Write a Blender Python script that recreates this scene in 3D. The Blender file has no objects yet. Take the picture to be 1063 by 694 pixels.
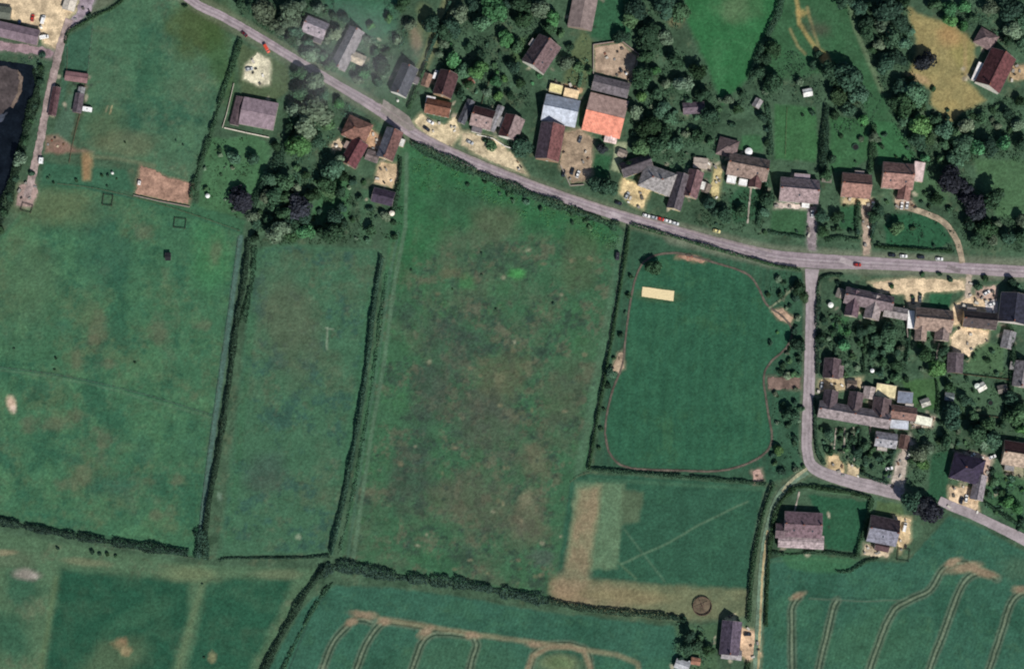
import bpy, math, random
import numpy as np
from mathutils import Vector, Matrix
from mathutils.geometry import tessellate_polygon

random.seed(7); rng = np.random.default_rng(11)
SC = bpy.context.scene
COL = SC.collection
R = math.radians
# ------------------------------------------------------------------ camera: an aerial view from far above, tipped a little towards the north
S = 0.55                      # metres of ground per photo pixel
TILT, DIST = R(7.0), 1600.0
CAM = Vector((0, -DIST*math.sin(TILT), DIST*math.cos(TILT)))
WIDTH = 1063*S
def P(px, py, z=0.0):
    u = (px-531.5)*S/DIST; v = -(py-347)*S/DIST
    d = Vector((u, v*math.cos(TILT)+math.sin(TILT), v*math.sin(TILT)-math.cos(TILT)))
    t = (z-CAM.z)/d.z
    return Vector((CAM.x+d.x*t, CAM.y+d.y*t, z))
cam = bpy.data.cameras.new('camera'); co = bpy.data.objects.new('camera', cam); COL.objects.link(co)
cam.sensor_width = 36; cam.lens = 36*DIST/WIDTH; cam.clip_start = 10; cam.clip_end = 20000
co.location = CAM; co.rotation_euler = (TILT, 0, 0); SC.camera = co
SC.cycles.filter_width = 2.0
# ------------------------------------------------------------------ light
SUN_AZ, SUN_EL = 152.0, 43.0
w = bpy.data.worlds.new('World'); SC.world = w; w.use_nodes = True
nt = w.node_tree; bg = nt.nodes['Background']
sky = nt.nodes.new('ShaderNodeTexSky'); sky.sky_type = 'NISHITA'; sky.sun_disc = False
sky.sun_elevation = R(SUN_EL); sky.sun_rotation = R(SUN_AZ); sky.air_density = 1.0; sky.dust_density = 0.6
nt.links.new(sky.outputs[0], bg.inputs[0]); bg.inputs[1].default_value = 0.065
sl = bpy.data.lights.new('sun', 'SUN'); sl.energy = 4.6; sl.angle = R(0.5); sl.color = (1, .955, .88)
so = bpy.data.objects.new('sun', sl); COL.objects.link(so)
sd = Vector((math.sin(R(SUN_AZ))*math.cos(R(SUN_EL)), math.cos(R(SUN_AZ))*math.cos(R(SUN_EL)), math.sin(R(SUN_EL))))
so.rotation_euler = sd.to_track_quat('Z', 'Y').to_euler(); so.location = (0, 0, 300)
SC.view_settings.view_transform = 'Standard'; SC.view_settings.look = 'None'; SC.view_settings.exposure = 0.05; SC.view_settings.gamma = 1
# ------------------------------------------------------------------ colours and materials
LF = 1.0
def lin(h):
    h = h.lstrip('#'); c = [int(h[i:i+2], 16)/255 for i in (0, 2, 4)]
    return [(x/12.92 if x <= .04045 else ((x+.055)/1.055)**2.4) for x in c]
def A(h): return [x/LF for x in lin(h)]
MC = {}
def new_mat(name):
    m = bpy.data.materials.new(name); m.use_nodes = True
    return m, m.node_tree, m.node_tree.nodes['Principled BSDF']
def mat(hexcol, kind='plain', rough=.8, spec=.25):
    """procedural material: base colour broken up by noise at a few sizes"""
    key = (hexcol, kind)
    if key in MC: return MC[key]
    m, t, b = new_mat(kind+'_'+hexcol)
    N, Lk = t.nodes, t.links
    b.inputs['Roughness'].default_value = rough; b.inputs['Specular IOR Level'].default_value = spec
    c = [min(.8, x*(1.03 if kind == 'gravel' else 1)) for x in A(hexcol)]
    tc = N.new('ShaderNodeTexCoord'); geo = N.new('ShaderNodeNewGeometry')
    def noise(scale, detail, src, rough_=.6):
        n = N.new('ShaderNodeTexNoise'); n.inputs['Scale'].default_value = scale; n.inputs['Detail'].default_value = detail
        n.inputs['Roughness'].default_value = rough_
        Lk.new(src, n.inputs['Vector']); return n.outputs['Fac']
    def ramp(f, lo, hi, a, bb):
        r = N.new('ShaderNodeMapRange'); r.inputs[1].default_value = lo; r.inputs[2].default_value = hi
        r.inputs[3].default_value = a; r.inputs[4].default_value = bb; Lk.new(f, r.inputs[0]); return r.outputs[0]
    def mul(f, g):
        n = N.new('ShaderNodeMath'); n.operation = 'MULTIPLY'; Lk.new(f, n.inputs[0]); Lk.new(g, n.inputs[1]); return n.outputs[0]
    src = geo.outputs['Position']
    amp = {'roof': .55, 'metal_roof': .34, 'road': .24, 'gravel': .42, 'dirt': .38, 'leaf': .5, 'wall': .2, 'plain': .12, 'paint': .05, 'mud': .5}[kind]
    s1 = {'roof': .55, 'metal_roof': .4, 'road': .2, 'gravel': .22, 'dirt': .3, 'leaf': .45, 'wall': .8, 'plain': 1., 'paint': .3, 'mud': .15}[kind]
    f = mul(ramp(noise(s1, 5, src), .3, .7, 1-amp, 1+amp), ramp(noise(s1*5, 3, src), .3, .7, 1-amp*.6, 1+amp*.6))
    if kind == 'roof':      # tile courses
        wv = N.new('ShaderNodeTexWave'); wv.wave_type = 'BANDS'; wv.bands_direction = 'Z'; wv.inputs['Scale'].default_value = 1.1
        wv.inputs['Distortion'].default_value = .6; Lk.new(tc.outputs['Object'], wv.inputs['Vector'])
        f = mul(f, ramp(wv.outputs['Fac'], 0, 1, .86, 1.1))
        bp = N.new('ShaderNodeBump'); bp.inputs['Strength'].default_value = .5; bp.inputs['Distance'].default_value = .06
        Lk.new(wv.outputs['Fac'], bp.inputs['Height']); Lk.new(bp.outputs[0], b.inputs['Normal'])
    if kind == 'metal_roof':
        wv = N.new('ShaderNodeTexWave'); wv.wave_type = 'BANDS'; wv.bands_direction = 'X'; wv.inputs['Scale'].default_value = .35
        wv.inputs['Distortion'].default_value = .2; Lk.new(tc.outputs['Object'], wv.inputs['Vector'])
        f = mul(f, ramp(wv.outputs['Fac'], 0, 1, .82, 1.12))
    if kind in ('gravel', 'dirt', 'road'):      # stains and bare patches
        f = mul(f, ramp(noise(.13 if kind != 'road' else .06, 6, src, .7), .38, .56, .62 if kind != 'road' else .86, 1.04))
    if kind == 'leaf':
        oi = N.new('ShaderNodeObjectInfo'); f = mul(f, ramp(oi.outputs['Random'], 0, 1, .68, 1.4))
    if kind in ('road', 'gravel', 'dirt', 'mud'):
        bp = N.new('ShaderNodeBump'); bp.inputs['Strength'].default_value = .4; bp.inputs['Distance'].default_value = .05
        Lk.new(noise(3., 4, src), bp.inputs['Height']); Lk.new(bp.outputs[0], b.inputs['Normal'])
    v = N.new('ShaderNodeVectorMath'); v.operation = 'SCALE'; v.inputs[0].default_value = c; Lk.new(f, v.inputs['Scale'])
    outc = v.outputs[0]
    if kind == 'leaf':
        hs = N.new('ShaderNodeHueSaturation'); Lk.new(outc, hs.inputs['Color'])
        oi2 = N.new('ShaderNodeObjectInfo'); ml = N.new('ShaderNodeMath'); ml.operation = 'MULTIPLY'; ml.inputs[1].default_value = 7.31
        fr = N.new('ShaderNodeMath'); fr.operation = 'FRACT'; Lk.new(oi2.outputs['Random'], ml.inputs[0]); Lk.new(ml.outputs[0], fr.inputs[0])
        Lk.new(ramp(fr.outputs[0], 0, 1, .46, .54), hs.inputs['Hue']); outc = hs.outputs[0]
        Lk.new(outc, b.inputs['Base Color'])
        tr = N.new('ShaderNodeBsdfTranslucent'); Lk.new(outc, tr.inputs[0])
        mx = N.new('ShaderNodeMixShader'); mx.inputs[0].default_value = .25
        Lk.new(b.outputs[0], mx.inputs[1]); Lk.new(tr.outputs[0], mx.inputs[2]); Lk.new(mx.outputs[0], N['Material Output'].inputs[0])
    else:
        Lk.new(outc, b.inputs['Base Color'])
    MC[key] = m; return m
GLASS = mat('2a333e', 'paint', .08, .6)
TYRE = mat('161616', 'paint', .8); RIM = mat('8c8f94', 'paint', .35, .5)
WOOD = mat('6a5644', 'plain'); WHITE = mat('dcdad2', 'paint', .5); BRICK = mat('7c5347', 'wall'); GUT = mat('55575a', 'paint', .5)
# ------------------------------------------------------------------ object helpers
def link(name, me, parent=None, loc=(0, 0, 0), rz=0.0):
    o = bpy.data.objects.new(name, me); COL.objects.link(o); o.location = loc; o.rotation_euler = (0, 0, rz)
    if parent: o.parent = parent
    return o
def mesh(name, verts, faces, mats=(), fm=None, smooth=False):
    me = bpy.data.meshes.new(name); me.from_pydata([tuple(v) for v in verts], [], [tuple(f) for f in faces])
    for m in mats: me.materials.append(m)
    if fm: me.polygons.foreach_set('material_index', fm)
    if smooth: me.polygons.foreach_set('use_smooth', [True]*len(me.polygons))
    me.update(); return me
LABELS = {}
def tag(o, label, cat, group=None):
    o['label'] = label; o['category'] = cat
    if group: o['group'] = group
    return o
def thing(name, label, cat, loc, rz=0, group=None):
    return tag(link(name, None, None, loc, rz), label, cat, group)
def struct(o, kind='structure'): o['kind'] = kind; return o
class G:
    """a growing list of verts and faces"""
    def __init__(s): s.v, s.f, s.m = [], [], []
    def add(s, v, f, m=0):
        n = len(s.v); s.v += [tuple(x) for x in v]; s.f += [tuple(i+n for i in q) for q in f]; s.m += [m]*len(f)
    def box(s, cx, cy, z0, lx, ly, lz, m=0, rz=0, taper=1.0, bottom=True):
        c, q = math.cos(rz), math.sin(rz); v = []
        for z, k in ((z0, 1), (z0+lz, taper)):
            for sx, sy in ((-1, -1), (1, -1), (1, 1), (-1, 1)):
                x, y = sx*lx/2*k, sy*ly/2*k; v.append((cx+x*c-y*q, cy+x*q+y*c, z))
        f = [(4, 5, 6, 7), (0, 1, 5, 4), (1, 2, 6, 5), (2, 3, 7, 6), (3, 0, 4, 7)]
        if bottom: f.append((3, 2, 1, 0))
        s.add(v, f, m)
    def cyl(s, cx, cy, z0, z1, r0, r1, n=10, m=0):
        v = [(cx+r0*math.cos(2*math.pi*i/n), cy+r0*math.sin(2*math.pi*i/n), z0) for i in range(n)]
        v += [(cx+r1*math.cos(2*math.pi*i/n), cy+r1*math.sin(2*math.pi*i/n), z1) for i in range(n)]
        f = [(i, (i+1) % n, n+(i+1) % n, n+i) for i in range(n)] + [tuple(range(n, 2*n)), tuple(reversed(range(n)))]
        s.add(v, f, m)
    def bar(s, a, b, w, h, m=0):
        a, b = Vector(a), Vector(b); d = (b-a).normalized(); sd_ = Vector((-d.y, d.x, 0))
        sd_ = sd_.normalized()*w/2 if sd_.length > 1e-6 else Vector((w/2, 0, 0)); up = d.cross(sd_).normalized()*-h/2
        v = [a+sd_+up, a-sd_+up, a-sd_-up, a+sd_-up, b+sd_+up, b-sd_+up, b-sd_-up, b+sd_-up]
        s.add(v, [(0, 1, 5, 4), (1, 2, 6, 5), (2, 3, 7, 6), (3, 0, 4, 7), (3, 2, 1, 0), (4, 5, 6, 7)], m)
    def build(s, name, mats, smooth=False): return mesh(name, s.v, s.f, mats, s.m, smooth)
# ------------------------------------------------------------------ layered noise on the plan
def vnoise(x, y, seed):
    r = np.random.default_rng(seed); T = r.random((256, 256))
    xi, yi = np.floor(x).astype(int), np.floor(y).astype(int); fx, fy = x-xi, y-yi
    fx = fx*fx*(3-2*fx); fy = fy*fy*(3-2*fy); xi &= 255; yi &= 255; x1, y1 = (xi+1) & 255, (yi+1) & 255
    return (T[xi, yi]*(1-fx)+T[x1, yi]*fx)*(1-fy)+(T[xi, y1]*(1-fx)+T[x1, y1]*fx)*fy
def fbm(x, y, sc, seed, octv=4, gain=.55):
    a, t, s_ = 1., 0., 0.
    for k in range(octv):
        t = t+a*vnoise(x/sc+17.3*k, y/sc+9.1*k, seed+k); s_ += a; a *= gain; sc = sc/2.03
    return t/s_
def smooth01(t): t = np.clip(t, 0, 1); return t*t*(3-2*t)
# ------------------------------------------------------------------ the ground sheet, cut along its fields
STEP = 1.25; GROUND_TINT = np.array([.98, .86, .93])
gx = np.arange(-100, 1163+STEP, STEP); gy = np.arange(-70, 764+STEP, STEP)
X, Y = np.meshgrid(gx, gy); NXg, NYg = len(gx), len(gy)
WX = X + (fbm(X, Y, 9, 900, 3)-.5)*4.0; WY = Y + (fbm(X, Y, 9, 940, 3)-.5)*4.0     # frayed edges
C = np.zeros(X.shape+(3,)); C[:] = A('415f47')
def inpoly(px, py, poly):
    r = np.zeros(px.shape, bool); n = len(poly)
    for i in range(n):
        x0, y0 = poly[i]; x1, y1 = poly[(i+1) % n]
        if y0 == y1: continue
        c_ = ((y0 > py) != (y1 > py)) & (px < (x1-x0)*(py-y0)/(y1-y0)+x0); r ^= c_
    return r
def pdist(px, py, pts, closed=False):
    d = np.full(px.shape, 1e9); q = list(pts)+([pts[0]] if closed else [])
    for (x0, y0), (x1, y1) in zip(q, q[1:]):
        dx, dy = x1-x0, y1-y0; t = np.clip(((px-x0)*dx+(py-y0)*dy)/(dx*dx+dy*dy+1e-9), 0, 1)
        d = np.minimum(d, np.hypot(px-x0-t*dx, py-y0-t*dy))
    return d
def dense(pts, step=6):
    """Catmull-Rom through photo points"""
    p = [pts[0]]+list(pts)+[pts[-1]]; out = []
    for i in range(1, len(p)-2):
        a, b, c_, d = (np.array(q, float) for q in p[i-1:i+3]); n = max(1, int(np.hypot(*(c_-b)[:2])/step))
        for k in range(n):
            t = k/n; out.append(tuple(.5*((2*b)+(-a+c_)*t+(2*a-5*b+4*c_-d)*t*t+(-a+3*b-3*c_+d)*t**3)))
    out.append(tuple(pts[-1])); return out
def win(x0, x1, y0, y1):
    a, b = np.searchsorted(gx, [x0, x1]); c_, d = np.searchsorted(gy, [y0, y1]); return slice(max(c_-1, 0), d+1), slice(max(a-1, 0), b+1)
def blend(sl_, m, col):
    c_ = np.array(A(col)) if isinstance(col, str) else col
    C[sl_] = C[sl_]*(1-m[..., None])+c_*m[..., None]
def poly_col(poly, col, soft=2.0, k=1.0, mott=0.0, seed=0, warp=True):
    xs = [p[0] for p in poly]; ys = [p[1] for p in poly]
    s_ = win(min(xs)-soft-4, max(xs)+soft+4, min(ys)-soft-4, max(ys)+soft+4)
    qx, qy = (WX[s_], WY[s_]) if warp else (X[s_], Y[s_])
    d = pdist(qx, qy, poly, True); d = np.where(inpoly(qx, qy, poly), d, -d)
    m = smooth01(d/(2*soft)+.5)*k
    if mott: m = m*np.clip(1+(fbm(X[s_], Y[s_], 14, seed+50, 4)-.5)*2*mott, 0, 1.2)
    blend(s_, np.clip(m, 0, 1), col)
def blob(cx, cy, rx, ry, col, k=1.0, ang=0, ragged=.5, seed=1):
    r_ = max(rx, ry)*2.4; s_ = win(cx-r_, cx+r_, cy-r_, cy+r_)
    a = R(ang); dx, dy = X[s_]-cx, Y[s_]-cy; u = (dx*math.cos(a)-dy*math.sin(a))/rx; v = (dx*math.sin(a)+dy*math.cos(a))/ry
    d = np.sqrt(u*u+v*v)+(fbm(X[s_], Y[s_], max(3, r_*.4), seed+int(cx), 5, .65)-.5)*2.6*ragged
    blend(s_, smooth01((1.45-d)/1.1)*k, col)
def line_col(pts, wd, col, k=1.0, soft=.8, broken=0.0, seed=3):
    xs = [p[0] for p in pts]; ys = [p[1] for p in pts]
    s_ = win(min(xs)-wd-4, max(xs)+wd+4, min(ys)-wd-4, max(ys)+wd+4)
    d = pdist(X[s_]+(WX[s_]-X[s_])*.3, Y[s_]+(WY[s_]-Y[s_])*.3, pts)
    m = smooth01((wd/2+soft-d)/(2*soft))*k
    if broken: m = m*np.clip(1-broken+2*broken*fbm(X[s_], Y[s_], 7, seed, 3), 0, 1)
    blend(s_, m, col)
def mott(poly, col, thr, sc, k, seed, wid=.12, soft=6):
    """patches of another growth through a field"""
    xs = [p[0] for p in poly]; ys = [p[1] for p in poly]; s_ = win(min(xs), max(xs), min(ys), max(ys))
    ins = inpoly(X[s_], Y[s_], poly); d = pdist(X[s_], Y[s_], poly, True)
    r_, g_, b_ = (int(col[i:i+2], 16) for i in (0, 2, 4)); n = fbm(X[s_], Y[s_], sc, seed, 6, .68)
    if r_ > g_*.9: k *= .5
    n = n+(fbm(X[s_], Y[s_], 3.5, seed+77, 3, .6)-.5)*.22
    wid *= 1.9
    blend(s_, smooth01((n-thr)/wid+.12)*k*np.where(ins, smooth01(d/soft), 0), col)

PADDOCK = [(95, 22), (140, -8), (160, -40), (175, -40), (192, 4), (246, 40), (232, 90), (212, 150), (198, 190), (160, 176), (145, 170), (92, 160), (80, 140), (90, 112), (92, 70)]
PASTURE = [(22, 222), (40, 192), (90, 192), (140, 205), (252, 242), (240, 330), (222, 450), (203, 578), (120, 563), (0, 537), (-100, 520), (-100, 260), (0, 245)]
STRIP = [(264, 258), (300, 252), (396, 260), (388, 310), (372, 430), (345, 574), (226, 578), (240, 470), (255, 340)]
MEADOW = [(426, 150), (470, 165), (560, 202), (640, 232), (648, 242), (632, 350), (608, 488), (592, 500), (576, 622), (470, 602), (352, 588), (372, 470), (392, 330), (405, 245), (420, 230)]
REC = [(656, 236), (700, 246), (760, 262), (832, 284), (838, 330), (834, 400), (834, 470), (826, 492), (800, 501), (700, 493), (616, 487), (632, 380), (648, 285)]
OVAL = [(668, 272), (680, 265), (705, 263), (740, 272), (775, 284), (788, 300), (796, 316), (812, 328), (822, 342), (817, 360), (800, 376), (793, 392), (797, 425), (801, 458), (786, 476), (750, 487), (700, 486), (652, 483), (634, 470), (629, 450), (636, 405), (648, 378), (650, 345), (655, 310), (660, 285)]
SMALLF = [(592, 500), (612, 492), (700, 497), (797, 505), (784, 565), (778, 640), (720, 645), (575, 627)]
CROP_S = [(345, 608), (400, 609), (470, 618), (560, 634), (700, 650), (716, 680), (720, 764), (240, 764), (276, 700), (300, 655), (322, 622)]
CROP_E = [(797, 580), (840, 576), (890, 582), (940, 584), (985, 535), (1010, 543), (1063, 572), (1163, 622), (1163, 764), (790, 764), (793, 650)]
ROUGH = [(-100, 548), (0, 552), (120, 572), (200, 586), (330, 590), (300, 640), (264, 700), (230, 764), (-100, 764)]
NFIELD = [(705, -70), (830, -70), (806, 10), (785, 55), (776, 82), (750, 108), (730, 60), (712, 20)]
# gardens, rough mottling
C *= (1+(fbm(X, Y, 22, 5, 5, .6)[..., None]-.5)*.9)
mott([(-100, -70), (1163, -70), (1163, 764), (-100, 764)], '27412f', .56, 16, .6, 21)
mott([(-100, -70), (1163, -70), (1163, 764), (-100, 764)], '5c6a50', .60, 12, .5, 31)
# paddock
poly_col(PADDOCK, '456b4f', 3, 1)
mott(PADDOCK, '2f5a45', .50, 40, .85, 41); mott(PADDOCK, '4f7a58', .55, 24, .6, 47); mott(PADDOCK, '556f54', .56, 30, .5, 51); mott(PADDOCK, '647055', .62, 16, .35, 52)
blob(205, 25, 32, 28, '43562f', .8, 0); blob(228, 60, 14, 40, '3a5a30', .6, 15); blob(150, 60, 26, 60, '3b6a4c', .5, 20)
blob(110, 130, 20, 22, '4a6144', .6); blob(130, 150, 30, 12, '64694f', .5)
line_col([(116, 110), (114, 118)], 1, 'b59d7a', .8); line_col([(112, 110), (110, 116)], 1, 'a8907a', .5)
# pasture
poly_col(PASTURE, '3d6b4c', 2.5, 1)
mott(PASTURE, '566c4c', .52, 46, .6, 61, .15); mott(PASTURE, '356049', .55, 34, .7, 71, .15); mott(PASTURE, '616a52', .60, 22, .5, 81, .1)
mott(PASTURE, '2d5c44', .53, 24, .75, 73, .1); mott(PASTURE, '4a7a54', .55, 26, .6, 79, .1)
blob(60, 215, 50, 22, '5e6c4b', .6); blob(218, 270, 22, 40, '3c7a4c', .55); blob(25, 290, 30, 60, '4d6a4c', .5)
for x, y, a, b in ((98, 352, 5, 8), (100, 345, 8, 18), (80, 372, 6, 12), (110, 378, 10, 6), (165, 342, 8, 16), (225, 260, 7, 14), (210, 338, 9, 6), (55, 440, 14, 7), (78, 432, 10, 6), (105, 455, 10, 10), (85, 492, 9, 9), (165, 535, 12, 5), (185, 498, 6, 6), (30, 440, 9, 8), (70, 500, 14, 7), (150, 240, 8, 8)):
    blob(x, y, a, b, '62604e', .38, 0, .8)
for x, y, a, b in ((125, 505, 16, 14), (150, 465, 12, 14), (75, 475, 10, 8), (105, 265, 26, 40), (100, 500, 8, 16)): blob(x, y, a, b, '2f5b47', .5, 0, .6)
blob(12, 419, 5, 9, 'b8a08c', .95, 10, .25); blob(14, 424, 3, 4, 'cbb6a6', .9)
line_col([(0, 381), (60, 389), (100, 397), (160, 412), (222, 431)], 1.6, '2b4f3e', .8, .8, .3); line_col([(88, 194), (140, 206), (195, 221), (251, 241)], 1.8, '244435', .9, .8, .2); line_col([(0, 384), (60, 392), (100, 400), (222, 434)], 2, '56765c', .4)
line_col([(0, 536), (60, 549), (120, 559), (195, 572)], 3, '33543f', .7)
line_col([(250, 246), (240, 320), (228, 402), (216, 490), (206, 576)], 5, '4c6d62', .85, 1.2); line_col([(247, 246), (237, 320), (225, 402), (213, 490), (203, 576)], 1.2, '2f4c44', .8)
line_col([(85, 194), (140, 206), (250, 240)], 3, '33604a', .6)
poly_col([(135, 192), (175, 203), (255, 228), (252, 241), (140, 207)], '386849', 2, .8)
# strip field
poly_col(STRIP, '3f694d', 3, 1); mott(STRIP, '52634b', .52, 34, .45, 91, .15); mott(STRIP, '31564a', .54, 18, .75, 101, .1); mott(STRIP, '5a664f', .61, 12, .4, 102)
blob(300, 330, 30, 60, '575f4a', .5, 10, .6); blob(275, 490, 25, 20, '3b5248', .6); line_col([(238, 560), (250, 450), (262, 330)], 7, '3a6949', .5, 3); line_col([(385, 300), (372, 400), (355, 500)], 7, '3a6a4b', .6, 3)
line_col([(340, 340), (339, 362)], 1.2, '93a48c', .7); line_col([(338, 340), (346, 342)], 1.2, '93a48c', .6); blob(228, 515, 3, 4, '7fa088', .5); blob(310, 557, 3, 3, '8b9a80', .6)
# meadow
poly_col(MEADOW, '3b6647', 2.5, 1); mott(MEADOW, '545d4a', .49, 50, .9, 111, .16); mott(MEADOW, '34503f', .53, 30, .8, 121, .12); mott(MEADOW, '665f50', .57, 16, .9, 131, .08); mott(MEADOW, '2f4439', .60, 14, .7, 132, .08); mott(MEADOW, '3e7048', .60, 20, .6, 133, .1)
poly_col([(420, 150), (470, 165), (560, 205), (640, 232), (620, 262), (540, 235), (470, 235), (412, 300), (404, 250)], '2f6740', 14, .75, .5, 9)
mott([(425, 300), (600, 290), (590, 590), (400, 590)], '2f473c', .56, 9, .7, 137, .1, 20); mott([(440, 300), (590, 300), (580, 580), (450, 560)], '62604f', .59, 11, 1.0, 139, .08, 25)
blob(470, 210, 34, 22, '35553f', .5); blob(515, 235, 26, 20, '56614a', .6); blob(537, 284, 9, 6, '46904f', .95, 0, .4); blob(485, 293, 9, 8, '3f7d4a', .6); blob(520, 300, 16, 10, '357048', .5)
for x, y, a, b, c_ in ((475, 350, 40, 24, '3b4d42'), (430, 480, 24, 40, '37483f'), (500, 430, 30, 40, '4f5548'), (530, 390, 26, 26, '5c6048'), (545, 540, 22, 22, '64604f'), (562, 578, 14, 9, '4b5852'), (547, 515, 8, 10, '7b7660'), (480, 520, 40, 26, '565a49'), (575, 430, 20, 60, '4c5d46'), (468, 282, 12, 8, '66604c'), (455, 400, 18, 30, '405044'), (520, 390, 7, 10, '707058'), (555, 480, 14, 18, '675f4e'), (395, 540, 18, 30, '386445'), (460, 590, 40, 9, '356545'), (600, 270, 20, 30, '4c5d42')):
    blob(x, y, a, b, c_, .5, random.uniform(-30, 30), .9)
line_col([(645, 250), (630, 340), (614, 420), (600, 492)], 9, '4a6f53', .8, 2.5); line_col([(422, 160), (421, 235), (410, 290), (398, 380), (384, 460), (366, 585)], 4, '53755a', .8, 1); line_col([(414, 240), (404, 290), (392, 380), (378, 460), (360, 585)], 3, '456a53', .7, 1)
for _ in range(60): blob(random.uniform(400, 620), random.uniform(240, 600), random.uniform(1.5, 3.5), random.uniform(1.5, 3), random.choice(['2c4037', '77705a', '6a6a52', '32493c', '8c8a74']), .6, 0, .4, random.randint(0, 999))
# recreation ground
poly_col(REC, '355a43', 2, 1); mott(REC, '2a4a38', .52, 20, .7, 141); poly_col(OVAL, '2d5d43', 2, 1, 0, 0, False); mott(OVAL, '356548', .5, 60, .7, 151); mott(OVAL, '3d6845', .6, 24, .5, 152)
for i in range(26): line_col([(640+i*7, 270), (628+i*7, 488)], 2.5, '33654a' if i % 2 else '285540', .42, 1.5)
blob(683, 306, 22, 8, '53643f', .5, -4, .3)
for x, y in ((741, 313), (746, 327), (755, 322), (766, 345), (726, 327), (690, 290), (700, 300), (770, 330), (755, 362)): blob(x, y, 1.3, 1.3, '23503a', .7)
line_col([(620+30*math.cos(a/10)+120, 330+34*math.sin(a/10)) for a in range(63)], 1.2, '2a563e', .5)
# small field
poly_col(SMALLF, '2f5a44', 2, 1); mott(SMALLF, '35644a', .5, 34, .7, 161)
poly_col([(597, 500), (649, 501), (641, 590), (588, 592)], '5c7c5c', 2.5, .9, .25, 3); poly_col([(601, 507), (624, 503), (612, 588), (587, 588)], '82775f', 5, .95, .45, 4); poly_col([(646, 508), (668, 510), (664, 540), (645, 545)], '586b4f', 3, .7)
poly_col([(574, 600), (640, 603), (778, 612), (777, 640), (720, 645), (640, 637), (573, 625)], '687054', 4, .9, .4, 5); poly_col([(574, 600), (640, 606), (690, 622), (640, 634), (575, 622)], '7c725a', 8, .8, .4, 8); blob(592, 613, 20, 10, '8a765f', .7, -8, .8); blob(650, 618, 50, 7, '7b7456', .6, -3)
line_col([(776, 520), (725, 545), (690, 565), (645, 585)], 2.2, '54765a', .8, 1); line_col([(647, 548), (690, 603)], 2, '4d7056', .7, 1); line_col([(640, 582), (660, 600)], 2, '547556', .7, 1); line_col([(797, 508), (784, 565), (778, 640)], 7, '5a7057', .7, 2.5); line_col([(612, 497), (797, 508)], 4, '416a4f', .7, 1.5)
poly_col([(588, 586), (614, 584), (612, 604), (600, 612), (574, 606)], '7f735c', 5, .85, .4, 8)
# crops
def tram(pts, k=.85):
    pts = [p[:2] for p in dense([tuple(map(float, p)) for p in pts], 4)]
    line_col(pts, 9.5, '6b7a63', .6*k, 1.8, .2); line_col(pts, 2.2, '74836a', .7*k, .8)
    q = [Vector(p) for p in pts]
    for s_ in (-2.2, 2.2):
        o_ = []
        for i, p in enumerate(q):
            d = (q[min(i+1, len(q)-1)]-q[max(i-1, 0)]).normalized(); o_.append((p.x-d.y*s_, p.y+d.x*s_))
        line_col(o_, 1.7, '1a3628', k, .7, .2)  # shade inside the sunken wheel ruts, painted as dark lines into the ground colour
for F_, sd_ in ((CROP_S, 171), (CROP_E, 181)):
    poly_col(F_, '36644f', 2, 1); mott(F_, '28533f', .52, 50, .7, sd_); mott(F_, '3b6a4e', .54, 30, .6, sd_+5); mott(F_, '4a7352', .62, 14, .4, sd_+9)
blob(905, 670, 60, 30, '3f6b4c', .5); blob(470, 690, 60, 24, '41684b', .5); blob(1060, 590, 22, 14, '4e6a50', .5)
for F_ in (CROP_S, CROP_E):
    xs = [p[0] for p in F_]; ys = [p[1] for p in F_]; s_ = win(min(xs), max(xs), min(ys), max(ys)); rw = .5+.5*np.sin((X[s_]+Y[s_]*.33+6*fbm(X[s_], Y[s_], 60, 333, 2))*1.55)
    blend(s_, np.where(inpoly(X[s_], Y[s_], F_), rw*.3, 0), '2a5540')
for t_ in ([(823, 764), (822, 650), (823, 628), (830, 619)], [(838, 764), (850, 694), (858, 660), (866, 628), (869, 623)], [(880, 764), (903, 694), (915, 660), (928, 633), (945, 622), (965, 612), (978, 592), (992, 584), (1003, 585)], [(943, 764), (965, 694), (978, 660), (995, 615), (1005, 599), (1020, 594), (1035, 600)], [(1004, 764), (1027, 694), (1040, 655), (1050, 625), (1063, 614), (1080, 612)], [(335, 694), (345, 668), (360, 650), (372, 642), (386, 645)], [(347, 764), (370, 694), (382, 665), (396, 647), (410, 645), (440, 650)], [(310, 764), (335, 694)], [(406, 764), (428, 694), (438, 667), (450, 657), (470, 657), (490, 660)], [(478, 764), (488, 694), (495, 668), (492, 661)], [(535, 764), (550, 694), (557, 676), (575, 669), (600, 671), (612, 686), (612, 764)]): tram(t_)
line_col([(840, 621), (900, 624), (936, 622)], 1.5, '5d6f5c', .6); line_col([(840, 618), (900, 621), (936, 619)], 1, '28493b', .6)
line_col([(395, 642), (440, 649), (500, 659), (560, 667), (640, 679), (662, 688), (672, 764)], 5, '7a745c', .75, 2, .3); line_col([(545, 700), (553, 681), (568, 672), (590, 670), (606, 675), (613, 692)], 5.5, '84755f', .75, 2, .3); line_col([(345, 604), (322, 640), (300, 694), (285, 764)], 2, '2c4a3c', .8)
for x, y, a, b, g in ((828, 618, 9, 4, 20), (1002, 589, 17, 5, 10), (1022, 594, 14, 4, -15), (1060, 611, 10, 5, 0), (988, 583, 10, 4, 20), (377, 637, 14, 4, -8), (398, 645, 8, 4, 0), (442, 655, 9, 5, 30), (490, 659, 10, 4, 0), (555, 669, 10, 4, 0), (365, 645, 7, 4, 30)): blob(x, y, a, b, '8a7863', .85, g, .5)
blob(582, 688, 22, 11, '6f7a57', .8, 0, .3); blob(582, 688, 14, 6, '57754f', .7)
line_col([(797, 583), (840, 579), (890, 585)], 3, '46684e', .6, 1.5)
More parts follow.
